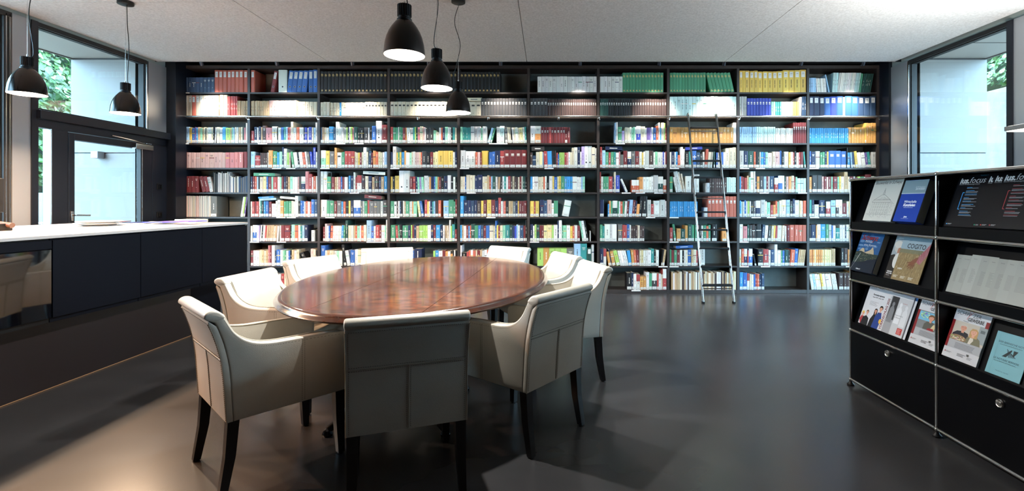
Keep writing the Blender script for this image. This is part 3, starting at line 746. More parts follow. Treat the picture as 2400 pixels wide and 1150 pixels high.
kn_ = M().lathe([(0, 0), (.021, 0), (.021, .006), (.018, .010), (.016, .0085), (.008, .0085), (.0075, .011), (0, .011)], 28).mesh('lock_knob', MT['steel'], 40)
for i, y in enumerate(yk[:-1]):
    for z in zk[1:4]: inst('slanted_tray', tr_, ds, (0, y, z))
    d_ = inst('drop_door', dr_, ds, (0, y, zk[0]))
    kb = inst('lock_knob', kn_, d_, (-.0031, -.376, .297)); kb.rotation_euler = (0, R(-90), 0)
# thin glass-like label rail glints are left to the chrome

# ------------------------------------------------------------------ printed matter leaning on the trays
_tc = {}
def text_pts(body, size, bold=0.0, shear=0.0, align='LEFT', spacing=1.0):
    key = (body, size, bold, shear, align, spacing)
    if key in _tc: return _tc[key]
    cu = bpy.data.curves.new('lettering', 'FONT'); cu.body = body; cu.size = size; cu.offset = bold; cu.shear = shear; cu.align_x = align; cu.space_character = spacing
    cu.resolution_u = 2
    ob = bpy.data.objects.new('lettering', cu); C.objects.link(ob)
    dg = bpy.context.evaluated_depsgraph_get(); me = bpy.data.meshes.new_from_object(ob.evaluated_get(dg))
    out = ([(v.co.x, v.co.y) for v in me.vertices], [tuple(p.vertices) for p in me.polygons])
    bpy.data.objects.remove(ob); bpy.data.meshes.remove(me); bpy.data.curves.remove(cu)
    _tc[key] = out; return out
class Print:
    """flat print in the plane of a cover: x to the reader's right, y up, layered by a hair"""
    def __init__(s): s.m = M(); s.z = 0; s.fy = lambda y: y
    def up(s): s.z += .00003
    def poly(s, pts, col): s.up(); s.m.col = lin(col); s.m.face([(x, s.fy(y), s.z) for x, y in pts]); return s
    def rect(s, x0, y0, x1, y1, col): return s.poly([(x0, y0), (x1, y0), (x1, y1), (x0, y1)], col)
    def disc(s, x, y, rx, ry, col, n=16): return s.poly([(x + rx * math.cos(6.2832 * i / n), y + ry * math.sin(6.2832 * i / n)) for i in range(n)], col)
    def line(s, pts, w, col):
        for (x0, y0), (x1, y1) in zip(pts, pts[1:]):
            d = math.hypot(x1 - x0, y1 - y0) or 1; nx, ny = -(y1 - y0) / d * w / 2, (x1 - x0) / d * w / 2
            s.m.col = lin(col); s.m.face([(x0 + nx, y0 + ny, s.z), (x0 - nx, y0 - ny, s.z), (x1 - nx, y1 - ny, s.z), (x1 + nx, y1 + ny, s.z)])
        return s
    def text(s, body, x, y, size, col, bold=0.0, shear=0.0, align='LEFT', spacing=1.0, rot=0, sx=1.0):
        s.up(); s.m.col = lin(col); vs_, fs_ = text_pts(body, size, bold, shear, align, spacing); c_, n_ = math.cos(R(rot)), math.sin(R(rot))
        s.m.raw([(x + c_ * a * sx - n_ * b2, y + n_ * a * sx + c_ * b2, s.z) for a, b2 in vs_], fs_); return s
    def greek(s, x, y, w, n, lead, col, h=.0018, rag=.3, seed=1):
        rr = random.Random(seed); s.up()
        for i in range(n): s.m.col = lin(col); ww = w * (1 - rag * rr.random()); yy = y - i * lead; s.m.face([(x, yy, s.z), (x + ww, yy, s.z), (x + ww, yy + h, s.z), (x, yy + h, s.z)])
        return s
    def head(s, x, y, r, skin, hair, long_=False):
        if long_: s.poly([(x - r * 1.15, y - r * 2.2), (x - r * 1.2, y + r * .3), (x - r * .7, y + r * 1.35), (x + r * .5, y + r * 1.4), (x + r * 1.2, y + r * .5), (x + r * 1.2, y - r * 2.1)], hair)
        else: s.disc(x, y + r * .35, r * 1.12, r * 1.15, hair)
        s.rect(x - r * .38, y - r * 1.9, x + r * .38, y - r * .7, skin)
        s.disc(x, y, r * .86, r * 1.15, skin)
        s.poly([(x - r * .9, y + r * .45), (x - r * .5, y + r * 1.1), (x + r * .5, y + r * 1.15), (x + r * .9, y + r * .4), (x + r * .3, y + r * .75)], hair)
        s.disc(x - r * .33, y + r * .15, r * .1, r * .08, '2a201c', 8); s.disc(x + r * .33, y + r * .15, r * .1, r * .08, '2a201c', 8)
        s.poly([(x - r * .35, y - r * .42), (x, y - r * .62), (x + r * .35, y - r * .42), (x, y - r * .5)], '9c3f3a')
        return s
def leaflet(name, label, cat, Y, w, h, t, row, cover, paint, lift=0.0, group=None, base=.062, pages=True):
    """stands on tray ROW with its left lower corner at depth Y; lift: how far it lies in front of the tray"""
    r = tag(bpy.data.objects.new(name, None), label, cat, group); C.objects.link(r); r.empty_display_size = .05
    off = .004 + t + lift
    # the tray surface at height base above the tube
    x0 = DX + .006 + (base - .02) * sL / cL
    r.matrix_world = Matrix(((0, sL, -cL, x0 - cL * off), (-1, 0, 0, Y), (0, cL, sL, zk[row] + base + sL * off), (0, 0, 0, 1)))
    k_ = M(); k_.col = lin(cover); k_.rbox((0, 0, -t), (w, h, 0), min(.0008, t * .3), 1); k_.build('cover', MT['print'], r)
    if t > .012 and pages:
        k_ = M(); k_.col = lin('8f8a7e'); k_.box((w - .001, .003, -t + .003), (w + .0006, h - .003, -.003)); k_.col = lin('b8b2a4'); k_.box((.003, h - .001, -t + .003), (w - .003, h + .0006, -.003)); k_.build('page_block', MT['print'], r)
    p = Print(); p.z = .0003; paint(p)
    if p.m.v: p.m.build('cover_print', MT['print'], r)['kind'] = 'stuff'
    return r
E1 = 'b7b3a9'
def bauwerke(p):
    ink = '33312f'
    p.text('Bauwerke in Schwyz', .012, .252, .031, '2c1a18', 0, .25, sx=.93)
    cx = .125
    p.line([(cx, .225), (cx - .002, .20), (cx - .008, .19), (cx - .006, .178)], .0015, ink); p.line([(cx, .225), (cx + .002, .20), (cx + .008, .19), (cx + .006, .178)], .0015, ink)
    for i in range(5): p.line([(cx - .007, .178 + i * .007), (cx + .007, .180 + i * .007)], .0012, ink)
    p.line([(cx - .078, .142), (cx - .012, .178), (cx + .012, .178), (cx + .078, .142), (cx - .078, .142)], .0016, ink)
    rr = random.Random(3)
    for i in range(26): x = cx - .07 + rr.random() * .14; p.line([(x, .144), (x + (cx - x) * .35, .144 + .02 * rr.random())], .0007, '6a6762')
    p.line([(cx - .09, .128), (cx - .078, .142)], .0014, ink); p.line([(cx + .09, .128), (cx + .078, .142)], .0014, ink); p.line([(cx - .09, .128), (cx + .09, .128)], .0016, ink)
    p.line([(cx - .078, .128), (cx - .08, .045)], .0014, ink); p.line([(cx + .076, .128), (cx + .078, .045)], .0014, ink)
    for row in range(4):
        for i in range(7):
            x = cx - .066 + i * .021; y = .110 - row * .021; p.line([(x, y), (x, y + .012), (x + .009, y + .012), (x + .009, y), (x, y)], .0011, ink)
    for i in range(60):
        x = .012 + rr.random() * .24; y = .018 + rr.random() * (.045 if abs(x - cx) < .08 else .10); a = rr.random() * 3.1; l2 = .004 + rr.random() * .012
        p.line([(x, y), (x + l2 * math.cos(a), y + l2 * math.sin(a))], .0009, '55524d')
    p.line([(.01, .045), (.25, .043)], .001, ink); p.line([(cx + .085, .05), (cx + .10, .125), (cx + .118, .115)], .001, ink)
leaflet('hardback_book', 'large white hardback with an ink drawing of a town hall, top tray', 'book', 3.25, .262, .286, .032, 3, 'cdcac1', bauwerke)
def kanzleien(p):
    p.rect(0, .178, .183, .26, '7f96a0'); p.rect(0, .174, .183, .178, 'c9d2d6')
    p.text('Wirtschafts', .092, .118, .0205, 'e6e8ee', .0004, .15, 'CENTER'); p.text('Kanzleien', .092, .096, .024, 'f2f3f6', .0008, .15, 'CENTER'); p.greek(.055, .086, .075, 1, .004, 'c4cbe0')
    p.text('JUVE Handbuch', .17, .212, .011, 'cfd8dc', 0, .15, 'RIGHT'); p.text('2019/2020', .17, .198, .016, 'cfd8dc', .0004, .15, 'RIGHT')
    p.text('juve', .092, .026, .014, 'eef0f4', .0006, .1, 'CENTER'); p.greek(.062, .018, .06, 1, .004, '9fabd6')
leaflet('hardback_book', 'thick royal blue paperback with a grey upper band, top tray', 'book', 2.944, .183, .262, .05, 3, '1d3f9c', kanzleien)
def ius(c_, big=True, seed=1):
    def f(p):
        p.text('ius.', .012, .243, .043, 'cfcfcd', .0016, .12); p.text('focus', .070, .243, .046, 'c6c6c4', -.0002, .2, sx=.95)
        p.text('Aktuelle Rechtsprechung kompakt', .012, .234, .0088, 'b9b9b8', 0, .2)
        p.text('Dezember 2022' if seed == 1 else 'Januar 2023', .125, .280, .0085, '3f9fd0')
        p.line([(.062, .19), (.052, .19), (.052, .098), (.062, .098)], .0032, c_)
        y = .218
        for i in range(9):
            p.greek(.068, y, .03 + .02 * ((i * 7) % 3), 1, .005, c_, .0016, 0); p.greek(.068, y - .0052, .085, 2 if i % 2 else 1, .0048, 'b4b6ba', .0014, .35, i + seed * 10); y -= .0188
        p.rect(.012, .012, .018, .018, c_); p.greek(.021, .0165, .026, 2, .0036, 'c9c9c9', .0014)
    return f
for i, (Y, c_) in enumerate(((2.618, '3f9fe0'), (2.445, '3aa07c'), (2.405, 'c0443f'), (2.352, 'a84347'))):
    leaflet('magazine', ['black law magazine with a blue bracket, first of the fanned four', 'second of the fanned black law magazines, mostly covered', 'third of the fanned black law magazines, mostly covered', 'black law magazine with a red bracket, on top of the fanned four'][i],
            'magazine', Y, .21, .29, .003, 3, '0c0d12', ius(c_, True, i + 1), .0045 * i, 'fanned black law magazines')
def schwyz(p):
    p.rect(0, .13, .225, .276, '24507f'); p.rect(0, .0, .225, .075, '0c1624'); p.rect(0, .075, .225, .13, '2c3a3a')
    rr = random.Random(4)
    for i in range(30): x = rr.random() * .2; y = .15 + rr.random() * .11; p.disc(min(max(x, .03), .195), y, .012 + .014 * rr.random(), .004 + .005 * rr.random(), rr.choice(['41699a', '5a7ea8', '3a6293', '6f8fb2']), 10)
    p.poly([(.0, .13), (.03, .14), (.055, .165), (.075, .162), (.09, .135), (.115, .145), (.14, .158), (.155, .18), (.175, .15), (.185, .125), (.0, .125)], 'b3a184')
    p.poly([(.0, .135), (.05, .142), (.11, .13), (.20, .128), (.225, .12), (.225, .055), (.11, .065), (0, .05)], '25332f')
    for i in range(60): p.rect(*(lambda x, y: (x, y, x + .008, y + .002))(rr.random() * .21, .06 + rr.random() * .07), rr.choice(['7d7a5a', '9b7f52', '45543c', '8a8f74']))
    p.poly([(.0, .055), (.1, .068), (.16, .09), (.225, .1), (.225, 0), (0, 0)], '111c2a')
    p.line([(.0, .0), (.028, .06), (.055, .125)], .003, 'd8d8d4')
    p.text('Schwyz', .022, .222, .056, 'a3312c', .0002, .12, sx=.95)
    p.text('Portrait', .065, .205, .022, 'd5dbe2', .0, .15); p.text('eines Kantons', .062, .182, .021, 'd5dbe2', .0, .15); p.text('Edition S', .06, .012, .012, 'e2e2e2', .0003)
leaflet('hardback_book', 'blue hardback with red lettering above two mountain peaks, middle tray', 'book', 3.376, .225, .276, .036, 2, '1a3a66', schwyz)
def beard(p):
    p.rect(0, 0, .22, .28, '9aa0a4'); p.poly([(0, 0), (.10, 0), (.085, .10), (.03, .16), (0, .15)], '26221f')
    p.disc(.055, .205, .042, .036, 'b9b4ac'); p.disc(.07, .185, .026, .036, 'a9735c'); p.disc(.06, .12, .028, .05, 'cfc9c0'); p.disc(.04, .225, .036, .024, 'c6c2ba'); p.text('LEBENSART', .02, .262, .012, 'e4e4e4')
    p.text('GESUND', .012, .042, .011, 'e8e8e8', .0004); p.text('IM ALTER', .012, .030, .011, 'e8e8e8', .0004); p.greek(.012, .02, .03, 1, .004, 'd8d8d8')
leaflet('magazine', 'magazine with a white-bearded man, half behind the wheat field cover', 'magazine', 3.085, .215, .278, .004, 2, '8f979b', beard, .0)
def cogito(p):
    p.rect(0, 0, .222, .278, '8a7450'); p.rect(0, .195, .222, .278, '93a5ae'); p.rect(.0, .175, .222, .2, '77745c')
    rr = random.Random(9)
    for i in range(420):
        x = .004 + rr.random() * .212; y = .004 + rr.random() * .18; l2 = .008 + .018 * rr.random(); dx = (rr.random() - .4) * .008
        p.line([(x, y), (min(x + dx, .221), min(y + l2, .215))], .0012, rr.choice(['a58d62', '6b5638', 'b7a078', '54432c', '8f7650', 'c2ad86']))
    p.poly([(.222, .25), (.222, .175), (.185, .115), (.155, .128), (.162, .16)], 'a5646a')
    for i in range(17):
        t = i / 16; p.line([(.222 - .065 * t, .252 - .092 * t), (.222 - .052 * t + .018 * t, .18 - .064 * t)], .0016, 'd9cfcf' if i % 2 else '6e2f38')
    p.poly([(.165, .158), (.156, .128), (.138, .108), (.112, .098), (.098, .106), (.108, .118), (.124, .138), (.148, .155)], '80503c')
    for q in (((.126, .112), (.098, .092)), ((.134, .108), (.108, .082)), ((.142, .108), (.124, .080)), ((.118, .125), (.090, .116)), ((.15, .114), (.142, .086))): p.line(q, .006, '754632')
    p.text('COGITO', .048, .208, .042, '15161a', .0006, .0, sx=.88); p.text('LEBEN', .028, .07, .013, 'e6e2da', .0002)
    for k_ in range(3): p.greek(.01 + .062 * k_, .028, .04, 3, .0055, 'ded8cc', .0022)
    p.text('UNI FR', .052, .252, .007, '2b3036')
leaflet('magazine', 'magazine showing a hand in a wheat field, middle tray', 'magazine', 3.012, .222, .278, .006, 2, '7a6646', cogito, .005)
def grey_cover(i):
    def f(p):
        p.text(['Recht', 'Kommentar', 'i', 'Steuern', 'Anwalt', 'Notare', 'Zeitung', 'Kanton', 'Bericht'][i], .016, .186, .0062, '4a4a48')
        p.greek(.022, .132, .03 if i < 7 else .08, 13, .0058, '75756f', .0012, .45, i + 3)
    return f
for i in range(9):
    leaflet('booklet', ['first', 'second', 'third', 'fourth', 'fifth', 'sixth', 'seventh', 'eighth', 'last'][i] + ' of the plain grey booklets fanned along the middle tray', 'booklet', 2.606 - [0, .04, .09, .10, .16, .21, .26, .31, .365][i], .148, .21, .0025, 2, ['9d9c94', 'a09f97', '9b9a92', 'a6a59d', '9c9b93', 'a09f96', '9b9a92', 'a1a098', '9e9d95'][i], grey_cover(i), .0033 * i + .001, 'fanned grey booklets', .062 + (.006 if i in (3,) else 0))
def awards(p):
    p.text('WEGWEISER', .02, .262, .022, '202124', .0008); p.greek(.02, .254, .08, 1, .004, '707070')
    p.text('Kurszeitprogramm', .06, .212, .014, '26272a', .0006); p.text('August 2024 - Januar 2025', .06, .196, .0098, '3a3b3e', .0002); p.greek(.05, .166, .085, 5, .0062, '77787c', .0016)
    p.poly([(.02, 0), (.0, .03), (.014, .06), (.035, .055), (.045, .02)], '9a2d34'); p.head(.022, .074, .011, 'c99077', 'd8b92f')
    p.poly([(.022, 0), (.03, .05), (.058, .065), (.085, .05), (.09, 0)], '1a1b20'); p.head(.06, .088, .011, 'c99480', '6b5236')
    p.poly([(.095, 0), (.1, .05), (.12, .088), (.145, .085), (.15, 0)], '17181c'); p.head(.132, .112, .012, 'c08a74', '1c1613', True)
    p.poly([(.132, 0), (.138, .075), (.156, .108), (.185, .112), (.198, .07), (.19, 0)], '213a7c'); p.head(.172, .135, .014, 'c4937c', '1a1512'); p.disc(.195, .055, .012, .016, 'd6a843')
leaflet('brochure', 'white brochure with a group of four people, lower tray', 'brochure', 3.339, .215, .297, .003, 1, 'c3c5ca', awards)
leaflet('folder', 'white folder with a blue stripe standing behind the spiral brochure', 'folder', 3.085, .18, .288, .003, 1, 'c2c5ca', lambda p: (p.rect(.05, .245, .18, .272, '3f6aa8'), p.rect(0, .26, .06, .288, '17313c'), p.text('SVIT', .14, .276, .009, '8a2c2c')), .0)
def voran(p):
    p.text('VORANSCHLAG 2025', .018, .008, .0235, '6e1f22', .0007, 0, 'LEFT', 1.0, 90, .93); p.rect(.028, 0, .09, .24, '9a9b9d'); p.rect(.035, .09, .095, .24, '2c2d30'); p.rect(.095, .0, .206, .24, 'b4b6b9'); p.rect(.028, .0, .095, .09, '909194')
    for x, y, c_ in ((.06, .16, '75777a'), (.122, .165, 'cfd1d4'), (.172, .155, 'c6c8cb')): p.poly([(x - .022, y - .09), (x - .018, y), (x - .006, y + .018), (x + .008, y + .018), (x + .02, y - .005), (x + .022, y - .09)], c_); p.disc(x, y + .03, .011, .014, c_)
    p.rect(.15, .015, .192, .055, 'a5302c'); p.greek(.155, .046, .03, 5, .0065, 'd9a9a4', .0022); p.text('Erfolgsrechnung', .092, .125, .011, '4f5154'); p.text('und Bilanzen', .092, .110, .011, '4f5154'); p.text('SCHWYZ', .132, .205, .009, 'a5302c')
    for i in range(17): p.disc(.0225, .012 + i * .0135, .0022, .0022, '3a3b3e', 8)
leaflet('brochure', 'spiral bound brochure with red vertical lettering and grey statues, lower tray', 'brochure', 3.127, .206, .262, .006, 1, 'c6c7ca', voran, .005)
def gewerbe(kind):
    def f(p):
        p.rect(0, .055, .018, .205, '7c1f22'); p.rect(.018, .055, .21, .10, '9da0a4'); p.rect(0, 0, .21, .055, 'b9bbbf')
        p.text('SCHW', .012, .237, .03, '4d5054', .0, 0, sx=.92); p.text('ZER', .108, .237, .03, '4d5054', .0, 0, sx=.92); p.line([(.084, .262), (.095, .249), (.108, .265)], .0024, 'a5302c'); p.line([(.095, .249), (.085, .238), (.078, .22)], .0024, 'a5302c')
        p.text('GEWERBE', .084, .214, .0255, '1d1e21', .0006, 0, sx=.84)
        p.fy = lambda y: y if y < .1 else .10 + (y - .10) * .70
        if kind == 1:
            p.rect(.018, .10, .21, .25, '77797a'); p.rect(.018, .17, .21, .243, '6ba8c4'); rr = random.Random(2)
            for i in range(60): p.disc(.03 + rr.random() * .172, .19 + rr.random() * .045, .004 + .005 * rr.random(), .004, rr.choice(['8fb86a', '4d7fb8', 'a9cfd8', '7d6fb0', 'b7cf8a']), 8)
            p.poly([(.07, .10), (.072, .145), (.088, .168), (.11, .172), (.135, .166), (.15, .14), (.152, .10)], '55554f'); p.head(.112, .20, .02, 'c48f78', '6d5138'); p.poly([(.118, .10), (.15, .108), (.158, .158), (.138, .155)], 'c4b48c'); p.poly([(.10, .1), (.15, .1), (.145, .12), (.108, .118)], '8a1f26'); p.poly([(.17, .10), (.175, .16), (.21, .17), (.21, .10)], '1d1e22')
        else:
            p.rect(.018, .10, .21, .248, 'b5ada0'); p.rect(.165, .12, .21, .248, '8d9697'); p.rect(.175, .2, .2, .222, '5f686a'); p.rect(.19, .242, .21, .29, '7c1f22')
            p.poly([(.02, .10), (.024, .15), (.045, .172), (.08, .178), (.112, .168), (.122, .13), (.12, .10)], '1b1c26'); p.head(.078, .205, .021, 'c98f78', 'b8b2a6')
            p.line([(.062, .209), (.094, .207)], .0018, '2a2422'); p.disc(.07, .208, .006, .005, '5a4640', 10); p.disc(.087, .207, .006, .005, '5a4640', 10); p.disc(.07, .208, .0045, .0035, 'c98f78', 10); p.disc(.087, .207, .0045, .0035, 'c98f78', 10)
            p.poly([(.105, .10), (.112, .145), (.13, .165), (.16, .165), (.185, .145), (.196, .10)], '6f6c56'); p.poly([(.125, .1), (.13, .15), (.145, .16), (.152, .13), (.14, .1)], 'c9c2b4'); p.head(.143, .19, .02, 'cf9a82', 'b08d5e', True)
            p.disc(.062, .118, .05, .026, '8a6f50', 24); rr = random.Random(8)
            for i in range(46): p.disc(.02 + rr.random() * .084, .104 + rr.random() * .026, .004 + .004 * rr.random(), .004, rr.choice(['c9b8a0', '6f7f4a', 'cfa58f', 'd8d0bc', '8c9a5e', '7a4a5a']), 8)
            p.rect(.018, .055, .21, .10, '9da0a4')
        p.fy = lambda y: y; p.greek(.06, .086, .13, 5, .0062, '3a3b3e', .0016, .2, 5); p.greek(.022, .03, .035, 2, .0042, '44464a', .0014); p.poly([(.012, .026), (.02, .026), (.016, .036)], 'a5302c'); p.greek(.09, .034, .05, 3, .0055, '26272a', .0022); p.greek(.15, .03, .03, 3, .0045, '55565a', .0016)
        p.text('50', .142, .036, .014, '26272a', .0006)
    return f
leaflet('magazine', 'trade magazine with a woman holding a gift, lower tray', 'magazine', 2.876, .21, .297, .004, 1, 'c0c2c6', gewerbe(1))
leaflet('magazine', 'trade magazine with two smiling women and flowers, lower tray', 'magazine', 2.622, .21, .297, .012, 1, 'c0c2c6', gewerbe(2), 0, None, .062, False)
def notar(p):
    p.text('DER BERNISCHE NOTAR', .022, .158, .0135, '1d3338', .0, 0, sx=.95); p.text('Zeitschrift des Verbandes bernischer Notare', .03, .149, .0062, '27454b')
    p.poly([(.058, .096), (.078, .096), (.098, .128), (.098, .136), (.094, .136)], '14262a')
    for i in range(6): p.line([(.074 + i * .0062, .136 - i * .004), (.092 + i * .0062, .098 + i * .001)], .0026, '14262a')
    p.poly([(.108, .11), (.112, .106), (.128, .136), (.106, .136)], '14262a')
    p.text('LE NOTAIRE BERNOIS', .022, .076, .0135, '1d3338', .0, 0, sx=.95); p.text('Revue de l\'Association des notaires bernois', .026, .067, .0062, '27454b'); p.text('Mars 2022  No 1  Mars 2022', .05, .022, .0055, '27454b')
    p.line([(.022, 0), (.022, .21)], .0006, '5d8d97')
leaflet('booklet', 'pale turquoise booklet with black lettering and emblem, lower tray', 'booklet', 2.373, .175, .21, .004, 1, '6fa3ad', notar)
# ================================================================== books
PAL = dict(w='d8d4cb', v='cfc0a2', g='b4b3ad', G='63615e', k='141416', q='3a3838', m='43302c', r='702527', R='a63b38', E='b6573f', d='cc5a35', o='d68d42', y='d9b23f', Y='dccb8c', O='c08a3c',
           a='b8986f', p='bd7473', P='c9a39a', l='97bf55', n='3f8a63', N='1b443b', e='86c7a2', z='bcd9d3', t='26857f', c='2a8cc4', b='2a5f a6'.replace(' ', ''), B='1a2749', D='28415f', i='2f41a4', s='93b9d6', u='66508a', U='ab98c6')
CNAME = dict(w='white', v='cream', g='pale grey', G='grey', k='black', q='charcoal', m='dark brown', r='maroon', R='red', E='terracotta', d='orange-red', o='orange', y='yellow', Y='pale yellow', O='ochre', a='tan', p='pink', P='pale pink',
             l='lime green', n='green', N='dark green', e='mint green', z='pale mint', t='teal', c='bright blue', b='blue', B='navy', D='denim blue', i='royal blue', s='sky blue', u='purple', U='lilac')
MIX = {'a': 'wwwkkgGwkq', 'b': 'gDGgwDGgDw', 'c': 'gwvgwgPgwg', 'd': 'avavmawaav', 'x': 'wvnrbRkweygcoBdl'}
